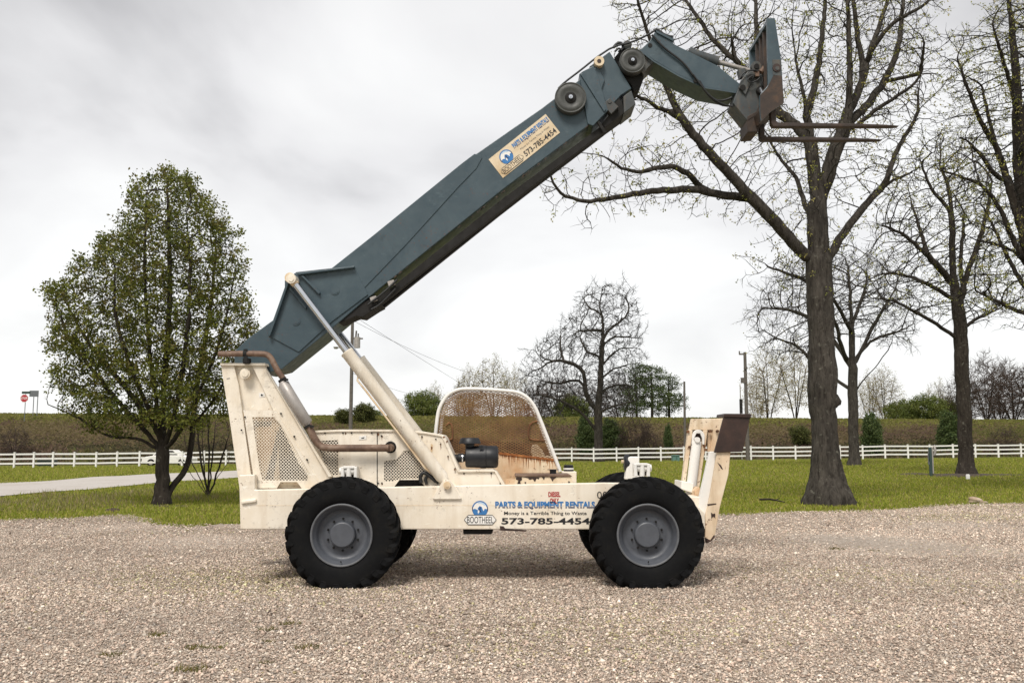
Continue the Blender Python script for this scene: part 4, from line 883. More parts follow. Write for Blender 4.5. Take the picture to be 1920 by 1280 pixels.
# --- wheels: one built, three copied
def make_wheel():
    cz = .585; w = MB()
    # disc and rim
    w.lathe_y((0,0,0), [(-.150,.352),(-.162,.346),(-.160,.330),(-.135,.322),(-.110,.300),(-.095,.292),(-.060,.286),(-.035,.270),(-.030,.225),(-.042,.205),(-.040,.150),(-.035,.05),(-.035,0.001)], 64, 0)
    w.lathe_y((0,0,0), [(-.150,.352),(-.05,.345),(.16,.345),(.162,.330),(.10,.30),(.09,.001)], 48, 0)
    root_loc = Vector((0, 0, 0))
    o = w.build('wheel', M['rim'], None); o.parent = T
    def wpart(q): q.parent = o; return q
    l = MB(); l.lathe_y((0,0,0), [(-.149,.3535),(-.165,.350),(-.167,.342),(-.165,.331),(-.152,.327)], 64, 0); wpart(l.build('rim_edge', M['rimlip']))
    h = MB(); h.lathe_y((0,0,0), [(-.03,.150),(-.085,.146),(-.105,.139),(-.112,.128),(-.112,.001)], 40, 0, False); wpart(h.build('hub_cap', M['rim']))
    n0 = None
    for k in range(10):
        a = 2*math.pi*(k+.5)/10; c = Vector((.178*math.cos(a), -.04, .178*math.sin(a)))
        if n0 is None:
            q = MB(); q.tube([(0,.01,0),(0,-.018,0)], .013, 6); q.tube([(0,0,0),(0,-.032,0)], .007, 8); n0 = q.build('wheel_nut', M['dark'], None); n = n0
        else: n = n0.copy(); COL.objects.link(n)
        n.parent = o; n.location = c
    v = MB(); v.tube([(.0,-.14,-.30),(.0,-.165,-.285)], .007, 8); wpart(v.build('valve_stem', M['dark']))
    t = MB()
    t.lathe_y((0,0,0), [(-.125,.342),(-.150,.352),(-.172,.385),(-.186,.430),(-.190,.490),(-.186,.545),(-.176,.590),(-.150,.618),(-.10,.632),(0,.636),(.10,.632),(.150,.618),(.176,.590),(.186,.545),(.190,.490),(.186,.430),(.172,.385),(.150,.352),(.125,.342)], 96)
    NL = 23
    for side in (-1, 1):
        for k in range(NL):
            th0 = 2*math.pi*(k+(.5 if side > 0 else 0))/NL; st = []
            for y, ri, ro, hw, sh in ((.186,.535,.570,.040,-.02),(.191,.56,.622,.056,.0),(.178,.58,.655,.062,.03),(.12,.605,.672,.054,.10),(.05,.61,.676,.046,.19),(-.012,.61,.676,.034,.27)):
                st.append((side*y, ri, ro, hw, th0+sh))
            vs = []
            for y, ri, ro, hw, th in st:
                for r, s_ in ((ri, -1.15), (ro, -.85), (ro, .85), (ri, 1.15)):
                    a = th+s_*hw; vs.append((r*math.cos(a), y, r*math.sin(a)))
            m_ = len(st); fs = [(i*4+j, i*4+(j+1) % 4, (i+1)*4+(j+1) % 4, (i+1)*4+j) for i in range(m_-1) for j in range(4)]+[(0,1,2,3), tuple(range(4*m_-1, 4*m_-5, -1))]
            if side < 0: fs = [q[::-1] for q in fs]
            t.add(vs, fs)
    def shrink(p):
        r = math.hypot(p[0], p[2]); s_ = 1 if r <= .35 else (.35+(r-.35)*.918)/r; return (p[0]*s_, p[1], p[2]*s_)
    t.v = [shrink(p) for p in t.v]
    # flattened where it stands on the stones
    t.v = [(x, y*(1+.10*max(0, (-z-.45)/.2)), max(z, -cz-.012)) for x, y, z in t.v]
    ty = wpart(t.build('tyre', M['rubber'], None, .006))
    return o, cz
wheel, cz = make_wheel()
wy = [YT+.19, 12.90+.19]
for k, (px, yy) in enumerate([(639, wy[0]), (1216, wy[0]), (639, wy[1]), (1216, wy[1])]):
    w = wheel
    if k:
        w = wheel.copy(); COL.objects.link(w)
        for c in wheel.children:
            q = c.copy(); COL.objects.link(q); q.parent = w
    x = P(px, 1004, YT).x
    w.location = Vector((x, yy, cz))-Vector(T.location); w.rotation_euler = (0, 0.35*k, 0) if False else (0, 0, math.pi if k > 1 else 0)
# --- rear tower
YW = 11.44
t = MB()
t.plate([(417,684),(497,684),(501,700),(617,893),(622,917),(479,917),(480,934),(452,938),(447,887)], YW+.06, .05)      # web
t.plate([(414.5,684),(438,684),(447,720),(477,935),(478,958),(452,958),(447,887),(418,709)], YW, .06)            # rear flange
t.plate([(472,684),(496.5,684),(502,699),(619,893),(628,917),(596,917),(560,868)], YW, .06)  # front flange
t.plate([(413,680.5),(497,680.5),(498,685),(413,685)], YW-.03, .18)
t.plate([(497,690),(503,699),(622,893),(616,894)], YW-.05, .09)
t.plate([(417,684),(497,684),(501,700),(617,893),(622,917),(479,917),(480,934),(452,938),(447,887)], 12.30, .10)
t.plate([(418,700),(424,700),(455,915),(449,915)], YW+.12, .72)
bolts(t, [(459,781.5),(452.5,806),(527,775),(552,818),(576,862),(478,897)], YW-.02)
tower = part(t, 'rear_tower', [M['cream'], M['dark']], bevel=.01)
def plate_hole(mb, outer, holes, Y, th, mi=0):
    bm = bmesh.new(); ed = []
    for lp in [outer]+holes:
        vs = [bm.verts.new(P(x, y, Y)) for x, y in lp]
        ed += [bm.edges.new((vs[i], vs[(i+1) % len(vs)])) for i in range(len(vs))]
    bmesh.ops.triangle_fill(bm, use_beauty=True, use_dissolve=False, edges=ed)
    bm.verts.index_update(); V = [v.co.copy() for v in bm.verts]; F = [tuple(v.index for v in f.verts) for f in bm.faces]
    n = len(V); cnt = {}
    for f_ in F:
        for i in range(3): e = frozenset((f_[i], f_[(i+1) % 3])); cnt[e] = cnt.get(e, 0)+1
    side = [(a_, b_, b_+n, a_+n) for a_, b_ in (tuple(e) for e, c_ in cnt.items() if c_ == 1)]
    mb.add(V+[v+Vector((0, th, 0)) for v in V], F+[tuple(i+n for i in f_[::-1]) for f_ in F]+side, mi); bm.free()
g1 = [(473,782),(514,782),(527,797),(581,888),(575,900),(492,900),(487,880),(476,806)]
p = MB(); plate_hole(p, [(456,768.5),(517,768.5),(600,907),(600,915),(566,915),(557,903),(526,903),(519,915),(479,915)], [g1], YW-.012, .014)
bolts(p, [(459,781.5),(526,775),(551,818),(575,861),(479,896)], YW-.012, 1.5)
pan = part(p, 'tower_panel', [M['cream'], M['dark']], tower, .003)
g = MB(); g.lattice(g1, YW-.006, .027, math.radians(45), .0072, .006); part(g, 'tower_grille', M['cream'], tower)
g = MB(); g.plate([(460,772),(515,772),(602,914),(480,914)], YW+.045, .012, 0)
g.plate([(478,790),(508,790),(508,798),(478,800)], YW+.036, .006, 1); g.plate([(523,800),(527,800),(585,890),(580,900),(524,900)], YW+.036, .006, 1); g.plate([(498,898),(520,808),(526,808),(512,898)], YW+.036, .004, 1)
part(g, 'inner_shroud', [M['cream_rusty'], M['dark']], tower)
q = MB(); q.disc_y(459, 700, YW-.05, 9.6, .12, 28); q.disc_y(459, 700, YW-.062, 6.2, .02, 24); q.plate([(457.7,696),(458.7,696),(458.7,704),(457.7,704)], YW-.065, .01); part(q, 'pivot_pin', M['cream'], tower, .004)
s = MB(); s.plate([(485,736.5),(496,735.5),(497,743.5),(486,744.5)], YW+.055, .006, 0)
s.plate([(490,738),(494,740.5),(491,742.5),(488.5,741)], YW+.053, .004, 1); part(s, 'warning_label', [M['white'], M['black_text']], tower)
s = MB(); s.plate([(425,709),(431,708.3),(431,709.8),(425,710.5)], YW-.002, .004); part(s, 'painted_mark', M['grey_text'], tower)
# --- engine hood
YH = 11.48
hp = [(590,807.5),(640,805.5),(745,805.5),(794,809),(831,815),(846,850),(862,883),(925,881.5),(946,914.5),(800,914.5),(785,899),(749,899),(737,914.5),(590,914.5)]
g2 = [(592,827),(634,825),(634,890),(622,891),(612,876)]; g3 = [(720,864),(744,861),(757,845),(772,844),(801,888),(785,897),(748,898),(735,902),(720,902)]
h = MB(); plate_hole(h, hp, [g2, g3], YH, .02)
h.plate([(590,807),(640,805),(745,805),(794,808.5),(831,814.5),(833,819),(794,812.5),(745,809),(640,809),(590,811)], YH-.02, .53)
h.plate([(831,814.5),(835,820),(862.5,881.5),(858,884),(828,818)], YH-.025, .53); h.plate([(860,880.5),(925,879.5),(929,884),(858,885)], YH-.025, .53)
h.plate([(925,880),(932,884),(950,913),(944,915)], YH-.02, .35)
h.plate([(706.4,811),(708,811),(708,914),(706.4,914)], YH-.005, .01, 1)
bolts(h, [(609,811.5),(643,811.5),(659,811.5),(697,811.5),(715,816.5),(750,813.5),(791,818),(817,823),(826,832),(840,855),(853,878),(870,887),(921,886.5),(944,908),(938,906),(865,915),(878,915.5),(912,915.5),(716,905),(709,905)], YH-.004, 1.4)
hood = part(h, 'engine_hood', [M['cream'], M['dark']], bevel=.005)
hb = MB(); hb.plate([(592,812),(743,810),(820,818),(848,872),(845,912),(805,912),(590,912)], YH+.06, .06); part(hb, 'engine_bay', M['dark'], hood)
for gp in (g2, g3):
    g = MB(); g.lattice(gp, YH+.006, .026, math.radians(45), .0075, .006); part(g, 'hood_grille', M['cream'], hood)
s = MB(); s.plate([(673,817),(687,816),(687,823),(673,824)], YH-.006, .004, 0); s.plate([(677,820.5),(684,819),(682,821.5),(678,822)], YH-.008, .003, 1); part(s, 'warning_label', [M['white'], M['black_text']], hood)
s = MB(); s.disc_y(732, 838, YH-.004, 11, .03, 28); part(s, 'exhaust_opening', M['dark'], hood)
s = MB(); s.plate([(808,831),(812,834),(811,846),(807,848)], YH-.005, .004, 1); s.plate([(808,836),(811,838),(810,843),(808,842)], YH-.008, .004, 0); part(s, 'rust_scar', [M['rust'], M['cream_worn']], hood)
rs_ = random.Random(12); s = MB()
for x, y in [(791,818),(826,832),(840,855),(853,878),(870,887),(921,886.5),(944,908),(878,915),(865,914),(912,914.5),(716,905),(709,812),(716,816),(648,811),(945,912),(832,818),(838,826)]:
    n_ = rs_.randint(5, 7); r_ = rs_.uniform(1.2, 2.9)
    s.plate([(x+r_*rs_.uniform(.5, 1.2)*math.cos(2*math.pi*q/n_), y+1.3+r_*rs_.uniform(.5, 1.5)*math.sin(2*math.pi*q/n_)) for q in range(n_)], YH-.0265 if x > 825 and y < 900 and x < 862 else YH-.003, .006)
    if rs_.random() < .6: s.plate([(x-.7, y+2),(x+.7, y+2),(x+.2, y+2+rs_.uniform(4, 10))], YH-.0022, .005)
part(s, 'rust_patch', M['rust'], hood)
# --- exhaust
YE = 11.36
def pp(pts, Y): return [P(x, y, Y) for x, y in pts]
def smoothed(pts, Y, it=2): return [Vector(q) for q in smooth_pl(pp(pts, Y), it)]
e = MB(); e.tube(smoothed([(410,663.5),(450,663),(492,663),(502,665),(509,672),(520,695),(533,712)], YE), 5.6/1800*YE, 16)
ex = part(e, 'exhaust_pipe', M['exhaust'])
e = MB(); e.tube(smoothed([(576,790),(585,812),(592,826),(601,837),(616,840),(660,840),(729,839.5)], YE), 6.7/1800*YE, 16); e.tube([P(729,839.5,YE), P(733,839,YE+.06), P(733,838,YH+.05)], 6.7/1800*YE, 16); part(e, 'manifold_pipe', M['exhaust'])
mf = MB(); a_, b_ = P(529, 716, YE), P(578, 797, YE); dd = (b_-a_); mf.tube([a_, a_+dd*.03, a_+dd*.05, a_+dd*.95, a_+dd*.97, b_], [.045, .05, .0685, .0685, .05, .045], 24); muf = part(mf, 'muffler', M['muffler'])
for (x, y), dx in (((529.5,712),(.5,.83)), ((577.5,799),(.5,.83))):
    c_ = P(x, y, YE); v_ = Vector((.52, 0, -.85)); k = MB(); k.tube([c_-v_*.012, c_+v_*.012], .052, 16); k.box((c_.x+.03, YE-.06, c_.z-.012), (c_.x+.075, YE-.02, c_.z+.012)); part(k, 'pipe_clamp', M['dark'], muf)
k = MB(); k.plate([(456.5,654),(464,654),(464,680.5),(456.5,680.5)], YE-.03, .012); c_ = P(460, 663, YE); k.tube([c_-X_*.02, c_+X_*.02], 6.6/1800*YE, 14); k.plate([(455,671),(466,671),(466,681),(455,681)], YE-.02, .12); part(k, 'pipe_bracket', M['dark'], ex)
# --- lift cylinders
def cylinder(Yt, Yb, off=(0, 0)):
    tpx, bpx = (545.4, 522), (838, 906)
    top, bot = P(*tpx, Yt), P(*bpx, Yb)
    if Yt > 12: d_ = Vector((0, 1, 0)); n_ = P(*tpx, 11.47); m_ = P(*bpx, 11.37); top = Vector((n_.x, Yt, n_.z)); bot = Vector((m_.x, Yb, m_.z))
    v = bot-top; L = v.length; u = v.normalized()
    bar = MB(); s0 = top+v*.366
    bar.tube([s0, s0+u*.02, s0+u*.025, bot-u*.10, bot-u*.03], [.080, .080, .0765, .0765, .05], 24)
    side = u.cross(Vector((0, 1, 0)))
    c = part(bar, 'lift_cylinder', M['cream'], bevel=0)
    r = MB(); r.tube([top, s0+u*.05], .0395, 20); part(r, 'piston_rod', M['chrome'], c)
    e_ = MB(); e_.tube([top-Vector((0,.06,0)), top+Vector((0,.06,0))], .062, 24); e_.tube([top, top+u*.10], [.05, .046], 14); part(e_, 'rod_eye', M['cream_worn'], c)
    l = MB(); dn = Vector((-u.z, 0, u.x)); dn = -dn if dn.x > 0 else dn
    l.tube([s0+u*.32+dn*.07, s0+u*.35+dn*.105, s0+u*.5+dn*.10, s0+v*.40+dn*.095, bot-u*.30+dn*.095, bot-u*.22+dn*.07], .012, 8); part(l, 'hydraulic_pipe', M['cream_worn'], c)
    return c
cylinder(11.47, 11.37); cylinder(12.36, 12.46)
q = MB(); q.disc_y(545.4, 522, 11.385, 9.2, .9, 28); q.disc_y(545.4, 522, 11.375, 6, .02, 6); part(q, 'lift_pin', M['cream'], None, .003)
br = MB(); br.plate([(837,899),(845,900),(864,930),(865,934),(862,935.5),(815,935.5),(811,934),(812,930),(831,900)], YF-.03, .03); br.plate([(826,905),(850,905),(862,916),(815,916)], YF+.10, .10)
lb_ = part(br, 'cylinder_bracket', M['cream'], bevel=.006)
br = MB(); br.disc_y(838, 909.5, YF-.075, 6.8, .12, 20); br.disc_y(838, 909.5, YF-.085, 3.6, .02, 6); part(br, 'bracket_pin', M['cream_worn'], lb_, .004)
hs = MB(); hs.tube(smoothed([(790,905),(787,893),(794,884),(806,892),(818,903)], 11.42), .022, 8); hs.tube(smoothed([(800,908),(797,896),(806,889),(822,906)], 11.44), .018, 8); part(hs, 'hydraulic_hose', M['hose'])
# --- air filter on the hood
YA = 11.74
def hcyl(mb, x0, x1, yc, r, mi=0, n=28): mb.tube([P(x0, yc, YA), P(x1, yc, YA)], r/1800*YA, n, mi)
a = MB(); k_ = 1/1800*YA
pr = [(873,17),(874.5,19.4),(901,20.2)]
a.tube([P(x, 856, YA) for x, _ in pr], [r*k_ for _, r in pr], 32)
a.tube([P(x, 856, YA) for x in (911,912,930,933,934.5)], [r*k_ for r in (19,20.6,20.6,18.6,14)], 32)
air = part(a, 'air_filter', M['black'], bevel=.003)
a = MB(); hcyl(a, 901, 911.5, 856, 21.2); a.box((P(899,837,YA).x, YA-.15, P(0,840,YA).z), (P(906,837,YA).x, YA-.13, P(0,834,YA).z)); part(a, 'filter_band', M['black'], air, .003)
a = MB(); a.tube([P(850,858,YA), P(858,858,YA), P(859,858,YA), P(867,858,YA), P(874,857,YA)], [7*k_, 7*k_, 8.3*k_, 8.3*k_, 6.5*k_], 20); part(a, 'intake_duct', M['black'], air)
a = MB(); a.tube([P(866.5,858,YA), P(868.5,858,YA)], 8.7*k_, 20); a.tube([P(850,858,YA), P(852.5,858,YA)], 8*k_, 20); part(a, 'duct_clamp', M['chrome'], air)
a = MB(); zc = lambda y: P(0, y, YA).z; xc = P(881, 836, YA).x
a.tube([(xc, YA, zc(842)), (xc, YA, zc(829))], 8.5*k_, 20); a.tube([(xc, YA, zc(831.5)), (xc, YA, zc(830)), (xc, YA, zc(822)), (xc, YA, zc(820.5))], [20.5*k_, 20.5*k_, 17.5*k_, 16*k_], 28); part(a, 'rain_cap', M['black'], air, .002)
# --- wire cage of the cab
YC = 12.25
cp = [(816.5,815),(821,775),(825,762),(833.5,747),(841,739),(850,733.5),(860,730),(870,728.5),(905,729),(957,733),(970,735),(982,740),(992,748),(1000,758),(1008,773),(1047,874),(1050,884)]
def tubes_path(Y): return [P(x, y, Y) for x, y in cp]
c = MB(); c.tube(smoothed(cp, YC, 1), 3.5/1800*YC, 12); cage = part(c, 'cab_frame', M['white'])
mp = [(819,848)]+cp[1:-2]+[(1041,862),(990,856),(938,849),(900,850)]
g = MB(); g.lattice(mp, YC, .028, math.radians(28), .0072, .004); part(g, 'wire_mesh', M['mesh'], cage)
cf = MB(); off = Vector((0, .80, 0)); cf.tube([q+off for q in smoothed(cp, YC, 1)], 3.2/1800*YC, 10); part(cf, 'far_cab_frame', M['white'], cage)
g = MB(); g.lattice([(819,800)]+cp[1:-2]+[(1041,862),(819,850)], YC+.80, .028, math.radians(28), .0050, .004); part(g, 'far_wire_mesh', M['mesh'], cage)
for px, py in ((900,729),):
    b0 = P(px, py, YC); c = MB(); c.tube([b0, b0+off], .022, 8); part(c, 'cross_tube', M['white'], cage)
for i in (1, 14):
    b0 = P(*cp[i], YC); c = MB(); c.tube([b0, b0+off], .022, 8); part(c, 'cross_tube', M['white'], cage)
lp = MB(); lp.plate([(820,849),(938,849),(990,855.5),(1041,861.5),(1047,874),(1050,905),(1048,913),(820,913)], YC+.008, .03); lp.plate([(930,848.5),(940,847.5),(1040,860),(1046,864),(1040,863.5),(940,852)], YC-.004, .02, 1)
# rust bleeding down from the panel's top seam
rr = random.Random(4)
for k in range(44):
    x = 938+103*(k+rr.uniform(-.4,.4))/43; yt = 849+(x-938)*.121; L_ = rr.choice([5,6,8,11,15,22]); w = rr.uniform(.5,1.4)
    lp.plate([(x-w, yt+2.5),(x+w, yt+2.5),(x+w*.5, yt+2.5+L_*.6),(x, yt+2.5+L_)], YC+.005, .006, 1)
part(lp, 'cab_side_panel', [M['cream_rusty'], M['orange_rust']])
cab = MB(); cab.plate([(820,905),(1050,905),(1050,916),(820,916)], YC+.04, .85); part(cab, 'cab_floor', M['cream_worn'])
st = MB(); a0 = P(985, 872, 12.5); st.box((a0.x-.1, 12.45, a0.z), (a0.x+.42, 12.9, a0.z+.12)); st.prism([P(1003,866,12.5), P(1028,866,12.5), P(1016,842,12.5), P(1006,832,12.5), P(998,834,12.5), P(996,848,12.5)], Vector((0,.45,0))); part(st, 'operator_seat', M['cream_worn'], bevel=.03)
fp = MB(); fp.plate([(819,818),(870,822),(940,828),(1030,834),(1048,880),(819,880)], YC+.82, .02); part(fp, 'far_cab_panel', M['brownrust'])
sw = MB(); c_ = P(878, 846, 12.7); sw.tube([c_+Vector((0,0,-.3)), c_+Vector((.08,0,.05))], .025, 8); part(sw, 'steering_column', M['dark'])
sw = MB(); dr = Vector((.35,0,1)).normalized(); e1 = dr.orthogonal().normalized(); e2 = dr.cross(e1); cc_ = c_+Vector((.09,0,.06)); ring = [cc_+(e1*math.cos(2*math.pi*k/24)+e2*math.sin(2*math.pi*k/24))*.18 for k in range(25)]; sw.tube(ring, .014, 6, cap=False); part(sw, 'steering_wheel', M['dark'])
# rounded hand openings framed in the mesh
for pts in ([(836,798),(844,791),(848,800),(849,815),(847,825),(840,822)],[(1008,789),(996,792),(991,802),(991,820),(996,824),(1022,826)]):
    hnd = MB(); hnd.tube(smoothed(pts, YC-.012, 1), .012, 6); part(hnd, 'mesh_hand_guard', M['rust'], cage)
# --- tank beside the cab
tk = MB(); tk.plate([(967,893),(1070,893),(1078,914.5),(963,914.5)], 11.60, .55, 0); tk.plate([(966,889),(1068,888.5),(1074,893.5),(964.5,893.5)], 11.585, .60, 1)
tank = part(tk, 'fuel_tank', [M['cream_worn'], M['exhaust']], bevel=.008)
tk = MB()
for pg in ([(968,894),(978,894),(979,899),(975,902),(977,908),(973,913),(970,906),(972,900),(967,898)],[(981,894),(1012,894),(1010,898),(1006,896.5),(1003,903),(999,897.5),(993,899),(990,896)],[(1016,894),(1022,894),(1020,899.5)],[(1031,894),(1044,894),(1038,898),(1036,902)],[(1017,908),(1021,907),(1021,912),(1016,912)],[(1066,901),(1069,903),(1068,909),(1065,905)],[(984,903),(986.5,903),(986,909),(984.5,907)]):
    tk.plate(pg, 11.596, .003)
part(tk, 'rust_patch', M['brownplate'], tank)
z0 = P(1037, 889, 11.8); tk = MB(); tk.tube([z0, z0+Z_*.055], .04, 16); tk.tube([z0+Z_*.055, z0+Z_*.062], .07, 16); part(tk, 'tank_cap', M['black'], tank, .003)
bx_ = MB(); bx_.plate([(1054,883.5),(1081,883.5),(1081,905),(1054,905)], 12.05, .3); box_ = part(bx_, 'battery_box', M['cream'], bevel=.008)
z0 = P(1066, 884, 12.15)
bx_ = MB(); bx_.tube([z0, z0+Z_*.03], .062, 18); bx_.tube([z0+Z_*.045, z0+Z_*.085], .06, 18); part(bx_, 'filler_cap', M['black'], box_)
bx_ = MB(); bx_.tube([z0+Z_*.029, z0+Z_*.047], .066, 18); part(bx_, 'cap_ring', M['white'], box_)
bx_ = MB(); bx_.tube([P(1005,912,11.45), P(1005,908,11.45)], .035, 12); bx_.plate([(948,899),(966,899),(966,914),(948,914)], 11.62, .3); part(bx_, 'step_plate', M['cream_rusty'])
# --- axle sway joints over the wheels and the lamp post
for (x, y, Y) in ((654, 882.5, 11.34), (1204, 877, 11.42)):
    j = MB(); j.plate([(x-11,y-9),(x+11,y-9),(x+11,y-4.5),(x-11,y-4.5)], Y, .16); j.tube([P(x-17,y,Y+.06), P(x+17,y,Y+.06)], .042, 16); j.plate([(x-15,y-8),(x-10,y-8),(x-9,y+16),(x-15,y+16)], Y-.02, .16); j.plate([(x+10,y-8),(x+15,y-8),(x+15,y+16),(x+9,y+16)], Y-.02, .16)
    sj = part(j, 'axle_joint', M['white'], bevel=.006)
    j = MB(); j.plate([(x-9,y-4),(x+9,y-4),(x+8,y+14),(x-8,y+14)], Y+.10, .03); part(j, 'joint_recess', M['dark'], sj)
    j = MB(); j.tube([P(x,y-6,Y+.03), P(x,y+30,Y+.03)], .030, 14); part(j, 'joint_rod', M['white'], sj)
j = MB(); j.plate([(1178,857),(1184,855.5),(1199,855.5),(1199,898),(1172,898)], 11.75, .14); lp_ = part(j, 'lamp_housing', M['white'], bevel=.01)
j = MB(); c_ = P(1174.5, 868, 11.85); j.tube([c_+X_*.035, c_-X_*.005, c_-X_*.03], [.10, .112, .085], 24); part(j, 'lamp_lens', M['black'], lp_, .004)
j = MB(); j.tube([P(1165,865,11.88), P(1170,865,11.88)], .022, 10); part(j, 'lamp_knob', M['decal'], lp_)
# --- outriggers at the front
YO = 11.36
o1 = MB(); o1.plate([(1345,846),(1370,846),(1366,889),(1350,950),(1341,1002),(1331,1014),(1322,1008),(1322,972),(1331,930)], YO, .05); o1.plate([(1331,846),(1347,846),(1331,935),(1322,968),(1308,960),(1311,935),(1318,905)], YO+.05, .09, 1)
leg1 = part(o1, 'outrigger_leg', [M['outrigger'], M['white']], bevel=.008)
k = MB(); k.plate([(1358.5,775.5),(1408.5,776),(1392.5,846.5),(1339,848)], YO-.03, .035); k.plate([(1358,775),(1409,775.5),(1408,783),(1357,781)], YO-.05, .42); part(k, 'outrigger_pad', M['brownplate'], leg1, .006)
k = MB(); k.plate([(1324,1008),(1332,1012),(1339,1002),(1341,1006),(1334,1014),(1326,1018)], YO-.006, .1); k.plate([(1326,944.5),(1343,943),(1343,945),(1327,947.5)], YO-.004, .006); k.plate([(1333,960),(1337,963),(1341,962),(1341,970),(1337,968),(1334,972)], YO-.004, .006); k.plate([(1345,866),(1352,872),(1356,880),(1352,878)], YO-.003, .005)
part(k, 'rust_patch', M['brownplate'], leg1)
# far outrigger: open channel with its cylinder
YO2 = 12.15
o2 = MB(); o2.plate([(1296,785),(1357,784),(1353,806),(1338,848),(1331,848),(1337,806),(1296,806),(1291,812)], YO2, .06)
o2.plate([(1291,806),(1299,806),(1286,904),(1279,905)], YO2-.04, .10); o2.plate([(1319,806),(1327,806),(1312,912),(1305,914)], YO2-.04, .10); o2.plate([(1295,806),(1327,806),(1322,850),(1290,850)], YO2+.04, .03); o2.plate([(1328,806),(1357,790),(1340,846),(1327,847)], YO2+.03, .05)
leg2 = part(o2, 'outrigger_leg', [M['outrigger']], bevel=.008)
k = MB(); arch = [(1297,833)]+[(1309.5+12*math.cos(math.radians(180-18*i)), 819-14*math.sin(math.radians(180-18*i))) for i in range(11)]+[(1320.5,833),(1317,833),(1317,822),(1313,812),(1306,812),(1301,822),(1300,833)]
k.plate(arch, YO2-.06, .05); part(k, 'arched_yoke', M['white'], leg2, .005)
k = MB(); k.plate([(1300,812),(1318,812),(1317,822),(1300,822)], YO2+.02, .02); part(k, 'yoke_opening', M['brownplate'], leg2)
k = MB(); k.tube([P(1308,826,YO2-.05), P(1305,838,YO2-.05), P(1296,912,YO2-.05), P(1290,945,YO2-.05)], [.05,.062,.062,.05], 18); k.disc_y(1308, 824, YO2-.13, 5, .1, 14); part(k, 'outrigger_cylinder', M['white'], leg2)
k = MB(); 
for x, y in ((1290.5,809),(1323,843),(1321,836),(1293,838),(1332,808),(1346,808)): k.disc_y(x, y, YO2-.06, 2.6, .05, 10)
part(k, 'outrigger_bolts', M['rust'], leg2)
k = MB(); k.plate([(1278,901),(1301,905),(1299,924),(1277,916)], 11.9, .5); k.plate([(1303,920),(1312,912),(1314,926),(1304,934)], 11.7, .3, 1); part(k, 'front_crossmember', [M['white'], M['cream_rusty']], bevel=.01)
# --- boom: outer section
YB, YB2 = 11.60, 12.18; BW = YB2-YB
b = MB()
b.plate([(439,659),(464.5,634.6),(511,600.6),(621.5,503),(700,441),(865,308),(1016,203),(1120,124),(1134,150),(1105,234),(943,355),(678,568),(614.5,622),(528,692),(497,700),(440,690)], YB, BW)
boom = part(b, 'boom', [M['boom']], bevel=.008)
pl = MB()
pl.plate([(624,601),(760,460),(860,350),(893,316),(904,296),(902,291),(889.5,288.5),(865,307),(700,441),(621.5,503)], YB-.010, .012)
pl.plate([(553.6,512.7),(537,530),(512.6,598),(503,629),(560,660),(622,603),(690,552),(663.7,499.8)], YB-.016, .018)
part(pl, 'side_plate', [M['boom']], boom, .004)
rb = MB(); rb.plate([(556,511),(664,498.5),(664.5,501.5),(557,515.5)], YB-.075, .09); rb.plate([(537,529),(541,531),(517,600),(506,630),(502,629),(513,597)], YB-.075, .09)
rb.plate([(563,516),(568,516),(600,548),(598,552)], YB-.06, .05); rb.plate([(540,540),(546,540),(575,575),(573,580)], YB-.045, .03)
part(rb, 'lug_flange', [M['boom']], boom, .005)
lg = MB(); lg.plate([(556,510),(534,526),(534,545),(500,632),(470,660),(620,605),(690,552),(664,498)], YB2+.01, .03); part(lg, 'far_lug', M['boom'], boom)
for x, y in ((628,545),(555,602)):
    r_ = MB(); r_.disc_y(x, y, YB-.024, 8, .012, 24); r_.disc_y(x, y, YB-.028, 5.6, .006, 24); part(r_, 'weld_boss', M['boom'], boom, .003)
# rails and hose tray under the boom
ry = MB()
ry.plate([(700,566),(943,372),(1128,236),(1134,246),(1032,323),(933,400),(706,577)], YB+.04, .10)
ry.plate([(690,585),(943,384),(1126,243),(1134,250),(1032,328),(934,404),(712,582)], YB+.25, .10)
ry.plate([(672,570),(706,556),(716,572),(706,577),(680,594),(668,592),(640,604),(624,608),(660,580)], YB+.02, .35)
rail = part(ry, 'boom_rail', [M['dark']], boom, .004)
for (x, y) in ((733,532),(700,562)):
    k = MB(); k.plate([(x-7,y-4),(x+5,y-8),(x+8,y+1),(x-4,y+5)], YB-.01, .04); part(k, 'rail_clamp', M['muffler'], boom, .003)
k = MB(); k.tube(smoothed([(690,571),(715,552),(733,536),(745,524)], YB-.02), .014, 8); k.tube(smoothed([(696,580),(712,572),(742,541)], YB-.01), .012, 8); part(k, 'hydraulic_hose', M['hose'], boom)
# rust along the lower edge of the boom
rr = random.Random(9); k = MB()
for q in range(26):
    t0 = rr.uniform(.02, .98); x = 690+415*t0; y = 559.5-325*t0; l_ = rr.uniform(3, 12); w_ = rr.uniform(1, 3.2)
    k.plate([(x, y),(x+l_, y-l_*.783),(x+l_*.7-w_*.6, y-l_*.55-w_),(x+l_*.3-w_*.4, y-l_*.23-w_*.7)], YB-.003, .006)
part(k, 'rust_patch', M['brownrust'], boom)
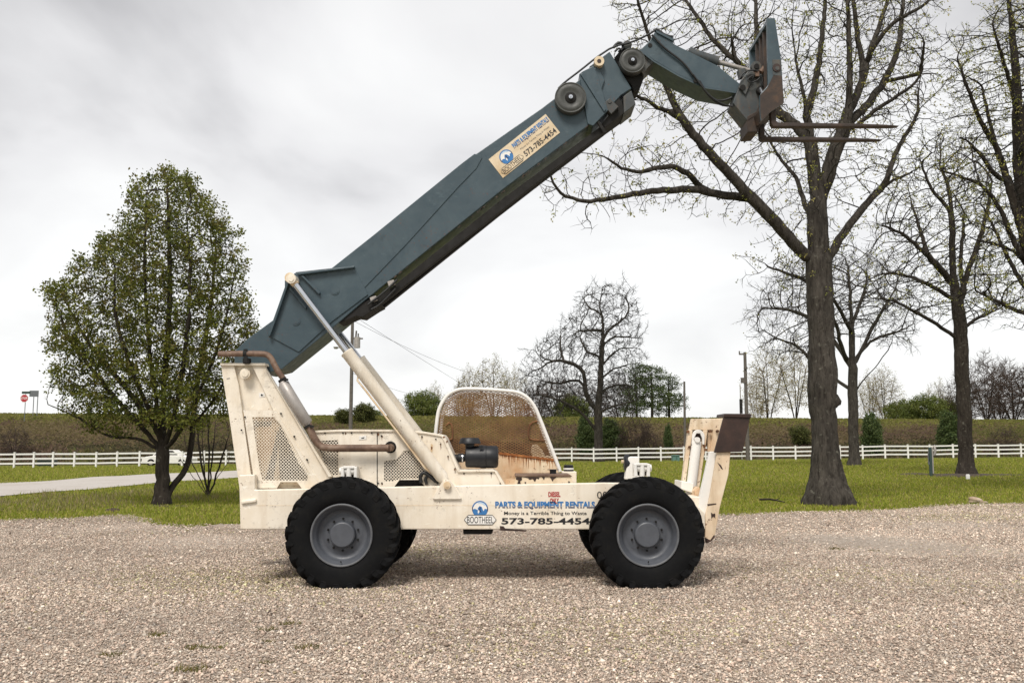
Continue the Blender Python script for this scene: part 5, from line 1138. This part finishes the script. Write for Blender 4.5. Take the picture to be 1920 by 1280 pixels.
# sign on the boom
A0 = P(916, 299, YB-.006); U0 = P(1023, 214, YB-.006)-A0; V0 = A0-P(943, 334, YB-.006); WU, HV = U0.length, V0.length; U0 = U0.normalized(); V0 = V0.normalized(); BL = A0-V0*HV
d = MB(); d.prism([BL, BL+U0*WU, BL+U0*WU+V0*HV, A0], Vector((0, .005, 0)), 7)
BLt = BL+Vector((0, -.002, 0))
def wb(body, u0, u1, v0, v1, mi, bold=0): write(d, body, u0*WU, v0*HV, u1*WU, v1*HV, BLt, U0, V0, mi, bold)
wb('573-785-4454', .43, .975, .09, .33, 2, .016); wb('Money is a Terrible Thing to Waste', .43, .93, .43, .53, 3, 0)
two_tone(d, 'PARTS & EQUIPMENT RENTALS', .37*WU, .62*HV, .985*WU, .90*HV, BLt, U0, V0, 5, 0, 1, .045)
logo(d, BLt+U0*.215*WU+V0*.62*HV, U0, V0, .30*HV, 0, 1, 5, 6); badge(d, BLt+U0*.215*WU+V0*.20*HV, U0, V0, .38*WU, .30*HV, 2, 7, .004)
part(d, 'sign_plate', [M['blue_text'], M['navy_text'], M['black_text'], M['grey_text'], M['red_text'], M['sky_text'], M['white'], M['decal']], boom)
# collar and inner sections
k = MB(); k.plate([(1086,139),(1092,134),(1113,124),(1122,146),(1140,207),(1112,236),(1102,232)], YB-.04, BW+.08)
k.plate([(1088,139),(1092,137),(1137,205),(1133,210)], YB-.06, .03); part(k, 'boom_collar', M['boom'], boom, .006)
i1 = MB(); i1.plate([(1105,125),(1143,97),(1150,108),(1184,166),(1164,179),(1140,205),(1116,140)], YB+.03, BW-.06); inner = part(i1, 'inner_boom', [M['boom']], bevel=.008)
k = MB(); k.plate([(1130,195),(1143,184),(1160,200),(1146,214)], YB-.03, .12); k.disc_y(1143, 190, YB-.04, 4, .05, 14); part(k, 'wear_pad_block', M['boom_worn'], inner, .006)
k = MB(); k.plate([(1169,181),(1184,170),(1192,195),(1170,212)], YB-.01, BW*.8); part(k, 'end_block', M['boom_worn'], inner, .006)
k = MB(); k.plate([(1150,178),(1166,190),(1170,212),(1134,238),(1128,233),(1150,205)], YB+.04, BW*.7); k.plate([(1120,222),(1133,240),(1137,247),(1132,249),(1118,226)], YB-.03, .05); part(k, 'slide_bracket', M['dark'], inner)
k = MB(); k.plate([(1152,108),(1165,92),(1176,90),(1190,100),(1206,118),(1208,138),(1206,150),(1202,160),(1198,168),(1188,172),(1184,160),(1165,140)], YB+.10, BW-.25); part(k, 'hose_guide', M['dark'], inner, .01)
def reel(x, y, Y, r, par):
    m_ = MB(); c_ = P(x, y, Y); R = r/1800*Y
    m_.lathe_y(c_, [(.14, R*.9),(.12, R),(.0, R),(-.008, R*.985),(-.006, R*.93),(.004, R*.9),(-.006, R*.86),(-.004, R*.60),(.006, R*.50),(.004, R*.30),(.004, .001)], 48)
    o = part(m_, 'hose_reel', M['reel'], par)
    h_ = MB(); h_.lathe_y(c_, [(-.0005, R*.36),(-.008, R*.34),(-.008, .001)], 24); part(h_, 'reel_hollow', M['dark'], o)
    n_ = MB(); n_.tube([c_, c_-Vector((0, .035, 0))], R*.13, 12); n_.tube([c_, c_-Vector((0, .05, 0))], R*.06, 8); 
    for q in range(5): a_ = 2.6+q*.75; e_ = c_+Vector((R*.27*math.cos(a_), 0, R*.27*math.sin(a_)))
    part(n_, 'reel_spindle', M['chrome'], o)
    return o
reel(1070, 183, YB-.10, 30.8, boom); reel(1186, 113.7, YB-.06, 25.2, inner)
k = MB(); k.disc_y(1123.5, 114.4, YB-.06, 9.8, .2, 24); part(k, 'guide_roller', M['decal'], inner, .006)
k = MB(); k.disc_y(1123.5, 114.4, YB-.066, 4, .02, 16); part(k, 'roller_axle', M['brownplate'], inner)
k = MB(); k.disc_y(1176.5, 84, YB+.05, 8.5, .3, 20); part(k, 'top_roller', M['boom_worn'], inner, .006)
k = MB(); k.tube(smoothed([(1150,90),(1156,82),(1163,80),(1168,84),(1168,92),(1160,98)], YB+.05), .018, 8); k.tube(smoothed([(1153,97),(1160,90),(1166,95)], YB+.02), .014, 8); part(k, 'hydraulic_hose', M['hose'], inner)
k = MB()
for dy, dz in ((0, 0), (.10, .0)):
    k.tube(smoothed([(1047,166),(1058,155),(1090,131),(1117,109),(1150,87),(1185,80),(1218,64),(1230,56)], YB+.02+dy, 1), .013, 8)
k.tube(smoothed([(1226,58),(1231,55),(1238,61),(1250,68),(1262,70)], YB+.05), .02, 8)
part(k, 'top_hose', M['hose'], boom)
# gooseneck head
YG_ = 11.62; GW = .50
k = MB(); k.plate([(1218,77),(1229.6,57),(1264,74),(1262,82),(1345,123),(1392,161),(1380,174),(1321,163.5),(1274,142),(1227,114),(1200,94)], YG_, GW); neck = part(k, 'boom_head', [M['boom']], bevel=.008)
k = MB(); k.plate([(1201,92),(1226,113.5),(1274,141.5),(1321,163),(1381,173),(1381,175),(1320,165.5),(1273,144),(1225,116),(1199,95)], YG_-.015, .016); k.plate([(1229.6,56.5),(1264.5,73.5),(1262,77),(1231,61)], YG_-.02, .02); part(k, 'head_flange', M['boom'], neck)
k = MB(); k.disc_y(1219, 85, YG_-.008, 4.2, .02, 14); part(k, 'head_hole', M['dark'], neck)
k = MB(); k.tube(smoothed([(1222,66),(1227,70),(1235,80),(1250,94),(1275,112),(1290,128),(1300,143),(1312,155),(1325,176),(1345,190),(1360,188),(1372,183)], YG_-.03), .014, 8); k.tube(smoothed([(1312,152),(1326,178),(1348,197),(1370,200),(1388,192),(1400,174),(1407,158),(1408,140)], YG_-.03), .012, 8); k.tube(smoothed([(1300,140),(1318,165),(1335,184),(1355,196),(1375,200)], YG_-.05), .010, 8)
part(k, 'head_hose', M['hose'], neck)
k = MB(); k.disc_y(1305, 151, YG_-.04, 4.5, .04, 12); part(k, 'hose_clip', M['dark'], neck)
k = MB(); k.plate([(1205,92),(1228,114),(1214,128),(1206,140),(1200,130),(1196,110)], YG_+.03, GW-.1); part(k, 'head_knuckle', M['boom_worn'], neck, .006)
yc = YG_+.2; k = MB(); k.tube([P(1290,97,yc), P(1300,103,yc), P(1346,117,yc)], 11/1800*yc, 20); tc_ = part(k, 'tilt_cylinder', M['boom_worn'])
k = MB(); k.tube([P(1344,116,yc), P(1406,133,yc)], 4.6/1800*yc, 14); part(k, 'tilt_rod', M['muffler'], tc_)
k = MB(); k.plate([(1384,130),(1398,127),(1398,142),(1388,146)], yc-.05, .1); part(k, 'rod_clevis', M['boom_worn'], tc_, .004)
# fork carriage: box frame standing across the machine
Y0c, Y1c = 11.22, 12.12
k = MB()
k.plate([(1438,34),(1453,34),(1465,112),(1470,193),(1445,210),(1428,226),(1425,206),(1425,178),(1440,160)], Y0c, .045)
sc_ = lambda x, y: (960+(x-960)*Y0c/Y1c, P(x, y, Y0c))
n0 = [P(x, y, Y0c) for x, y in [(1438,34),(1453,34),(1465,112),(1470,193),(1445,210),(1428,226),(1425,206),(1425,178),(1440,160)]]
car = part(k, 'fork_carriage', [M['boom']], bevel=.006)
k = MB(); k.prism([Vector((p_.x, Y1c-.045, p_.z)) for p_ in n0], Vector((0, .045, 0))); part(k, 'far_side_plate', [M['boom']], car, .006)
def cbar(pts, name, mat, y0=Y0c+.046, y1=Y1c-.046):
    k = MB(); k.prism([Vector((P(x, y, Y0c).x, y0, P(x, y, Y0c).z)) for x, y in pts], Vector((0, y1-y0, 0))); return part(k, name, mat, car, .004)
cbar([(1438.5,36),(1453,36),(1454,43),(1438.5,43)], 'top_bar', M['boom']); cbar([(1441,168),(1468,160),(1470,191),(1445,208),(1430,222),(1426,204)], 'lower_bar', M['brownrust']); cbar([(1448,110),(1464,108),(1465,116),(1448,118)], 'middle_bar', M['boom_worn'])
for yy in (11.45, 11.62, 11.80):
    k = MB(); k.prism([Vector((P(x, y, Y0c).x, yy, P(x, y, Y0c).z)) for x, y in [(1440,44),(1446,44),(1450,165),(1443,165)]], Vector((0, .05, 0))); part(k, 'upright_bar', M['brownrust'], car, .003)
k = MB(); k.disc_y(1456.5, 127, Y0c-.015, 8, .03, 24, 0); k.plate([(1448,112),(1464.5,112),(1466,143),(1449,141)], Y0c-.004, .006, 1); k.disc_y(1457.5, 128, Y0c-.02, 4, .01, 16, 1); part(k, 'fork_shaft_end', [M['brownplate'], M['boom_worn']], car, .003)
k = MB(); k.plate([(1450,142),(1466,140),(1470,193),(1445,210),(1428,226),(1425.5,206),(1425.5,178),(1438,166)], Y0c-.003, .004); part(k, 'rust_patch', M['brownrust'], car)
k = MB(); k.plate([(1385,163),(1392,147),(1402,134),(1408,131),(1426,140),(1436,130),(1439,160),(1425,178),(1425,210),(1401,226),(1374,193)], 11.56, .34); hd = part(k, 'carriage_mount', [M['boom_worn']], None, .008)
k = MB(); k.plate([(1400.5,226),(1425,210),(1427,228),(1422,247),(1402,248)], 11.54, .38); k.plate([(1402,218),(1425,205),(1425,212),(1401,227)], 11.535, .02); part(k, 'mount_foot', M['brownrust'], hd, .006)
k = MB(); k.plate([(1385,164),(1390,152),(1402,138),(1412,133),(1418,138),(1410,150),(1398,178),(1392,170)], 11.53, .03); part(k, 'mount_cheek', M['boom_worn'], hd, .005)
k = MB(); k.disc_y(1393, 164, 11.52, 5.5, .03, 18); k.disc_y(1419, 124, 11.53, 5, .05, 18); k.disc_y(1427, 168, 11.50, 8, .06, 18); k.disc_y(1407, 144, 11.51, 4.5, .03, 14); part(k, 'pin_bore', M['dark'], hd)
k = MB(); k.disc_y(1418, 124, 11.545, 10, .06, 24); part(k, 'rod_eye', M['boom_worn'], hd, .005)
k = MB(); k.tube([P(1426,168,11.48), P(1431,177,11.40)], .028, 12); part(k, 'side_shift_rod', M['chrome'], hd)
k = MB(); k.plate([(1416,134),(1424,134),(1424,143),(1417,143)], 11.50, .04); k.tube([P(1427,136,11.5), P(1438,122,11.5)], .035, 10); part(k, 'valve_block', M['exhaust'], hd, .003)
k = MB(); k.tube(smoothed([(1412,142),(1404,146),(1401,152),(1408,156),(1418,152),(1425,146)], 11.49), .008, 6); k.tube(smoothed([(1428,142),(1430,150),(1428,158),(1432,162)], 11.49), .010, 6); k.tube(smoothed([(1385,150),(1394,136),(1408,131),(1420,133)], 11.49), .010, 6); part(k, 'hydraulic_hose', M['hose'], hd)
# two forks, heel and tapering blade
def fork(y):
    k = MB(); pts = [(1445,205),(1455,205),(1455.5,226),(1459,229.5),(1600,231.5),(1660,233.5),(1687,235.6),(1672,236.8),(1600,237),(1460,237),(1450,237),(1446,231)]
    base = [P(a_, c_, 11.30) for a_, c_ in pts]; k.prism([Vector((p_.x, y, p_.z)) for p_ in base], Vector((0, .095, 0))); return part(k, 'fork', M['steel'], None, .006)
fork(11.30); fork(11.83)
# ------------------------------------------------------------------ fence, poles, signs and small things
def fence():
    posts = [-8, 27.5, 64, 100, 140, 181, 220, 262, 303, 342, 383, 424, 462, 502, 543, 584, 625, 666, 707, 748, 789, 830, 871, 912, 953, 994, 1033, 1072, 1113, 1156, 1197, 1239, 1282, 1323, 1364, 1408, 1449.5, 1491.5, 1533, 1575, 1617.5, 1659.5, 1702.5, 1743.5, 1787, 1829, 1872, 1914.5, 1957]
    pts = []
    for px in posts:
        Y = 79+13*px/1920; x = P(px, 850, Y).x; pts.append(Vector((x, Y, float(lawn_z(x, Y)))))
    F = empty('rail_fence', pts[len(pts)//2], 'long white three rail fence between the lawn and the embankment', 'fence')
    first = None
    for k, p_ in enumerate(pts):
        if first is None:
            m_ = MB(); w = .065; m_.box((p_.x-w, p_.y-w, p_.z-.1), (p_.x+w, p_.y+w, p_.z+1.24)); w = .085; m_.box((p_.x-w, p_.y-w, p_.z+1.243), (p_.x+w, p_.y+w, p_.z+1.275)); w=.03; m_.box((p_.x-w, p_.y-w, p_.z+1.276), (p_.x+w, p_.y+w, p_.z+1.30))
            m_.v = [(v[0]-p_.x, v[1]-p_.y, v[2]-p_.z) for v in m_.v]; me_par = None; o = m_.build('fence_post', M['vinyl']); first = o
        else: o = first.copy(); COL.objects.link(o)
        o.parent = F; o.location = p_-Vector(F.location)
    for a_, b_ in zip(pts[:-1], pts[1:]):
        for h_ in (.30, .68, 1.06):
            m_ = MB(); d_ = (b_-a_); n_ = Vector((-d_.y, d_.x, 0)).normalized()*.022; u_ = d_.normalized()*.066
            q0 = a_+u_+Z_*h_; q1 = b_-u_+Z_*h_; vs = [q0-n_, q1-n_, q1-n_+Z_*.13, q0-n_+Z_*.13]; m_.prism(vs, n_*2)
            part(m_, 'fence_rail', M['vinyl'], F)
fence()
def pole(px, Y, top, r, label, lean=0, grp='utility poles'):
    c = P(px, 850, Y); z = float(ground_z(c.x, Y)); tp = P(px, top, Y).z; root = empty('utility_pole', (c.x, Y, z), label, 'utility pole', grp)
    m_ = MB(); m_.tube([(c.x, Y, z-.2), (c.x+lean*.5, Y, (z+tp)/2), (c.x+lean, Y, tp)], [r, r*.88, r*.72], 14); part(m_, 'pole', M['wood'], root); return root, c, z, tp
r_, c, z, tp = pole(656.5, 80, 582, .17, 'wooden utility pole with a transformer behind the lift cylinders')
m_ = MB(); m_.tube([(c.x+.42, 80, P(0,652,80).z), (c.x+.42, 80, P(0,632,80).z)], .26, 18); part(m_, 'transformer', M['muffler'], r_, .02)
m_ = MB(); m_.box((c.x+.05, 79.9, P(0,636,80).z), (c.x+.9, 80.0, P(0,633.5,80).z)); m_.tube([(c.x+.3, 80, P(0,633,80).z), (c.x+.34, 80, P(0,620,80).z)], .07, 8); m_.tube([(c.x+.5, 80, P(0,634,80).z), (c.x+.5, 80, P(0,625,80).z)], .06, 8); part(m_, 'insulator', M['wood'], r_)
m_ = MB(); m_.tube([(c.x, 80, P(0,653,80).z), (c.x-.6, 79.8, P(0,652.5,80).z), (c.x-1.3, 79.7, P(0,652,80).z)], .035, 8); m_.tube([(c.x-1.3, 79.7, P(0,651,80).z), (c.x-1.3, 79.7, P(0,654.5,80).z)], [.22, .14], 10); part(m_, 'street_light_arm', M['muffler'], r_)
p1top = Vector((c.x, 80, tp))
pole(1284.5, 97, 715, .14, 'thin bare utility pole left of the front outriggers', .06)
r_, c, z, tp = pole(1402, 84, 660, .18, 'tall grey utility pole right of the brown outrigger pad', -.02)
m_ = MB(); m_.box((c.x-.55, 83.9, tp-.25), (c.x-.15, 84.0, tp-.12)); m_.tube([(c.x-.5, 84, tp-.2), (c.x-.5, 84, tp+.1)], .06, 8); m_.box((c.x-.12, 83.75, P(0,692,84).z), (c.x+.12, 83.9, P(0,688,84).z)); m_.box((c.x-.45, 83.8, P(0,718,84).z), (c.x-.1, 84, P(0,708,84).z)); part(m_, 'crossarm_hardware', M['wood'], r_)
p3top = Vector((c.x-.4, 84, tp))
# thin post with a small panel beside the tall pole
c = P(1391, 850, 90); z = float(ground_z(c.x, 90)); root = empty('signal_post', (c.x, 90, z), 'slim grey post with a small dark panel next to the tall utility pole', 'post')
m_ = MB(); m_.tube([(c.x, 90, z-.1), (c.x, 90, P(0,722,90).z)], .05, 8); part(m_, 'post', M['muffler'], root); m_ = MB(); m_.box((c.x-.12, 89.9, P(0,775,90).z), (c.x+.16, 89.96, P(0,748,90).z)); part(m_, 'panel', M['dark'], root, .01)
def wire(a, b, sag, label):
    m_ = MB(); pts = [a+(b-a)*t-Z_*sag*4*t*(1-t) for t in np.linspace(0, 1, 24)]; m_.tube(pts, .014, 4); o = m_.build('power_line', M['dark']); tag(o, label, 'cable', 'overhead cables')
wire(p1top-Z_*.4, P(1000, 800, 175), .2, 'upper faint overhead cable running down right from the transformer pole')
wire(P(656.5, 598, 80), P(1000, 725, 150), 1.2, 'middle faint overhead cable leaving the transformer pole')
wire(P(656.5, 697, 80), P(850, 745, 140), .8, 'lowest overhead cable passing over the round green tree')
wire(p3top, P(1530, 672, 84), .2, 'short overhead cable from the tall utility pole to the oak side')
# road signs on the bank
def on_bank(px, Y): c = P(px, 780, Y); return c.x, float(bank_z(np.array(c.x), np.array(Y)))
M['stop_red'] = plain('stop_sign_red', (.42, .02, .03), .5, 0, .1); M['sign_grey'] = plain('sign_back_grey', (.17, .18, .19), .45, .4, .15); M['sign_green'] = plain('street_sign_green', (.03, .06, .045), .5, 0, .15)
x, z = on_bank(46, 114); Ys = 114
root = empty('stop_sign', (x, Ys, z), 'red stop sign on a thin post at the top of the bank', 'road sign')
m_ = MB(); m_.tube([(x, Ys, z-.2), (x, Ys, P(0,737,Ys).z)], .045, 8); part(m_, 'post', M['sign_grey'], root)
cz_ = P(46, 746.5, Ys); m_ = MB(); R = .50
m_.prism([cz_+Vector((R*math.cos(math.pi/8+k*math.pi/4), -.06, R*math.sin(math.pi/8+k*math.pi/4))) for k in range(8)], Vector((0, .02, 0)), 1); R = .455
m_.prism([cz_+Vector((R*math.cos(math.pi/8+k*math.pi/4), -.066, R*math.sin(math.pi/8+k*math.pi/4))) for k in range(8)], Vector((0, .008, 0)), 0)
write(m_, 'STOP', -.36, -.15, .36, .15, cz_+Vector((0, -.07, 0)), X_, Z_, 1, .02); part(m_, 'sign_face', [M['stop_red'], M['white']], root)
m_ = MB(); m_.box((P(41,736,Ys).x, Ys-.02, P(0,738,Ys).z), (P(57,736,Ys).x, Ys+.02, P(0,733.5,Ys).z)); part(m_, 'street_name_blade', M['sign_green'], root)
x, z = on_bank(62, 117); root = empty('guide_sign', (x, 117, z), 'grey backed road sign on two posts right of the stop sign', 'road sign')
for px in (61.5, 69):
    x_, _ = on_bank(px, 117); m_ = MB(); m_.tube([(x_, 117, z-.2), (x_, 117, P(0,733,117).z)], .05, 8); part(m_, 'post', M['sign_grey'], root)
m_ = MB(); m_.box((P(56,738,117).x, 116.9, P(0,743.5,117).z), (P(73,738,117).x, 116.94, P(0,732,117).z)); part(m_, 'sign_board', M['sign_grey'], root)
# utility boxes by the fence
M['box_green'] = plain('dark_green_box', (.016, .030, .024), .5, 0, .2); M['box_teal'] = plain('teal_box', (.10, .20, .17), .5, 0, .2)
def ubox(px, py, wpx, hpx, mat, label, Y):
    c = P(px, py, Y); w = wpx/1800*Y; h = hpx/1800*Y; z = float(ground_z(c.x, Y)); root = empty('utility_box', (c.x, Y, z), label, 'utility box')
    m_ = MB(); m_.box((c.x-w/2, Y, z-.05), (c.x+w/2, Y+.8, z+h*.84)); part(m_, 'cabinet', mat, root, .02)
    m_ = MB(); m_.prism([Vector((c.x-w*.53, Y-.05, z+h*.845)), Vector((c.x+w*.53, Y-.05, z+h*.845)), Vector((c.x+w*.50, Y-.05, z+h)), Vector((c.x-w*.50, Y-.05, z+h))], Vector((0, .9, 0))); part(m_, 'lid', mat, root, .02)
    m_ = MB(); m_.box((c.x-.01, Y-.012, z+.05), (c.x+.01, Y-.001, z+h*.8)); m_.box((c.x+.05, Y-.03, z+h*.4), (c.x+.09, Y-.001, z+h*.5)); part(m_, 'door_latch', M['dark'], root)
g_ = G(84, 874.5); ubox(84, 874, 29, 12, M['box_green'], 'dark green utility cabinet in front of the left fence', g_.y)
g_ = G(1268, 864); ubox(1268, 864, 13, 11, M['box_teal'], 'small teal utility box by the fence left of the outriggers', g_.y)
# yard hydrant, white stake, rock, stick, mound, mulch
g_ = G(1746, 891); root = empty('yard_hydrant', g_, 'slim blue green yard hydrant standing on the lawn left of the leaning tree', 'hydrant'); s_ = g_.y/1800
m_ = MB(); m_.box((g_.x-2.6*s_, g_.y-.07, g_.z-.05), (g_.x+2.2*s_, g_.y+.07, g_.z+52*s_)); part(m_, 'standpipe', plain('hydrant_green', (.035, .065, .062), .5, 0, .35), root, .02)
m_ = MB(); m_.box((g_.x+2.3*s_, g_.y-.06, g_.z+4*s_), (g_.x+4.6*s_, g_.y+.06, g_.z+50*s_)); m_.tube([g_+Vector((4*s_, 0, 50*s_)), g_+Vector((8*s_, 0, 55*s_)), g_+Vector((9.5*s_, 0, 46*s_)), g_+Vector((8*s_, 0, 38*s_))], .07, 8); part(m_, 'spout', M['muffler'], root)
m_ = MB(); m_.tube([g_+Vector((-2.7*s_, 0, 44*s_)), g_+Vector((-4*s_, 0, 38*s_)), g_+Vector((-3.6*s_, 0, 22*s_))], .025, 6); m_.box((g_.x-4.4*s_, g_.y-.05, g_.z+20*s_), (g_.x-2.7*s_, g_.y+.05, g_.z+25*s_)); part(m_, 'handle', M['sign_grey'], root)
g_ = G(1815, 897); m_ = MB(); m_.tube([g_-Z_*.05, g_+Z_*.16, g_+Z_*.20], [.09, .09, .06], 12); o = m_.build('marker_stub', M['vinyl']); tag(o, 'short white pipe stub in the lawn in front of the leaning tree', 'marker')
def blob(name, c, r, mat, label, cat, seed, kind=None):
    rg = np.random.default_rng(seed); bm = bmesh.new(); bmesh.ops.create_icosphere(bm, subdivisions=3, radius=1)
    for v in bm.verts:
        n = v.co.copy(); k = 1+.18*math.sin(3*n.x+seed)*math.sin(2.6*n.y+1)+.10*math.sin(5*n.z+2*n.x); v.co = Vector((n.x*r[0]*k, n.y*r[1]*k, max(-.3, n.z)*r[2]*k))
    me = bpy.data.meshes.new(name); bm.to_mesh(me); bm.free(); me.materials.append(mat)
    o = bpy.data.objects.new(name, me); COL.objects.link(o); o.location = c; tag(o, label, cat, kind=kind); return o
M['rock'] = rusty('tan_rock', (.22, .15, .10), (.38, .29, .21), (.50, .42, .33), 3, .9)
blob('rock', G(1829, 941)+Z_*.03, (.19, .14, .12), M['rock'], 'pale tan rock lying in the grass at the right gravel edge', 'rock', 3)
blob('rock', G(1845, 942)+Z_*.0, (.10, .08, .04), M['rock'], 'small flat chip of rock right against the pale tan rock', 'rock', 5)
M['mulch'] = rusty('dark_mulch', (.030, .020, .014), (.058, .040, .028), (.09, .065, .045), 6, .95)
def heap(name, px, py, rx, ry, h, mat, label, cat, seed):
    c = G(px, py); n = 26; vs = [(c.x, c.y, float(lawn_z(c.x, c.y))+h)]; fs = []
    for j in range(1, 7):
        for k in range(n):
            a = 2*math.pi*k/n; w = 1+.22*math.sin(3*a+seed)+.12*math.sin(7*a+2*seed); q = j/6; x = c.x+rx*w*q*math.cos(a); y = c.y+ry*w*q*math.sin(a)
            vs.append((x, y, float(lawn_z(x, y))+h*(1-q*q)+.012*math.sin(9*x+5*y)*(q < 1)-.02*(j == 6)))
    fs = [(0, 1+k, 1+(k+1) % n) for k in range(n)]+[(1+(j-1)*n+k, 1+j*n+k, 1+j*n+(k+1) % n, 1+(j-1)*n+(k+1) % n) for j in range(1, 6) for k in range(n)]
    m_ = MB(); m_.add(vs, fs, 0, True); o = m_.build(name, mat); tag(o, label, cat); return o
heap('mulch_ring', 1812, 890, 2.6, 1.6, .10, M['mulch'], 'dark ring of mulch round the leaning lawn tree', 'mulch', 1)
heap('mulch_patch', 1722, 889, 1.3, .8, .08, M['mulch'], 'dark patch of bare earth left of the yard hydrant', 'mulch', 2)
heap('dirt_ring', 308, 947, .95, .45, .035, M['mulch'], 'bare dark earth round the foot of the pear tree', 'mulch', 4)
heap('ash_pile', 209, 957, .22, .14, .09, M['mulch'], 'little dark heap at the left gravel edge', 'heap', 6)
m_ = MB(); a_, b_ = G(1425, 939), G(1472, 943); m_.tube([a_+Z_*.04, a_+(b_-a_)*.4+Z_*.07, a_+(b_-a_)*.7+Z_*.05, b_+Z_*.02], [.03, .028, .022, .012], 8); m_.tube([a_+(b_-a_)*.62+Z_*.05, a_+(b_-a_)*.85+Z_*.12+Vector((0,.1,0))], [.014, .006], 6)
tag(m_.build('fallen_stick', M['bark_dark']), 'dark fallen stick on the grass left of the oak trunk', 'stick')
for k, (px, py, s_, lb) in enumerate([(222,1166,1,'brown curled leaf on the gravel at far left'),(505,1160,1.1,'brown curled leaf on the gravel below the rear wheel'),(190,1218,.9,'brown curled leaf low in the gravel at left')]):
    c = G(px, py); m_ = MB(); w = .035*s_; m_.add([c+Vector((-w*.5, 0, .02)), c+Vector((0, -w*.5, .03)), c+Vector((w*.7, .0, .09*s_)), c+Vector((w*.1, w*.6, .05)), c+Vector((.0, 0, .035))], [(0,1,4),(1,2,4),(2,3,4),(3,0,4)], 0, True)
    so_ = m_.build('dead_leaf', M['brownplate']); so_.modifiers.new('thick', 'SOLIDIFY').thickness = .003; tag(so_, lb, 'leaf', 'dead leaves on the gravel')
# white car beyond the fence, half hidden by the pear tree
def car_():
    Yc = 86.; c = P(318, 868, Yc); z = float(ground_z(c.x, Yc))-.1; root = empty('parked_car', (c.x, Yc, z), 'white car beyond the fence behind the pear tree', 'car'); L = 2.2
    def pr(pts, y0, th, name, mat, bev=.05):
        m_ = MB(); m_.prism([Vector((c.x+x_, y0, z+h_)) for x_, h_ in pts], Vector((0, th, 0))); return part(m_, name, mat, root, bev)
    pr([(-L,.35),(-L+.05,.80),(-1.2,.95),(1.0,.98),(1.9,.86),(L,.70),(L,.35)], Yc-.85, 1.7, 'body', M['white']); pr([(-1.3,.95),(-.85,1.42),(.55,1.45),(1.2,.97)], Yc-.72, 1.44, 'cabin', M['white'])
    pr([(-1.12,1.0),(-.78,1.36),(-.18,1.39),(-.18,1.0)], Yc-.735, .02, 'window', M['dark'], 0); pr([(-.1,1.0),(-.1,1.39),(.48,1.39),(.95,1.0)], Yc-.735, .02, 'window', M['dark'], 0)
    for x_ in (-1.35, 1.35):
        m_ = MB(); m_.tube([(c.x+x_, Yc-.88, z+.33), (c.x+x_, Yc-.66, z+.33)], .33, 20); w = part(m_, 'wheel', M['rubber'], root, .02); m_ = MB(); m_.tube([(c.x+x_, Yc-.89, z+.33), (c.x+x_, Yc-.87, z+.33)], .19, 14); part(m_, 'rim', M['muffler'], w)
car_()
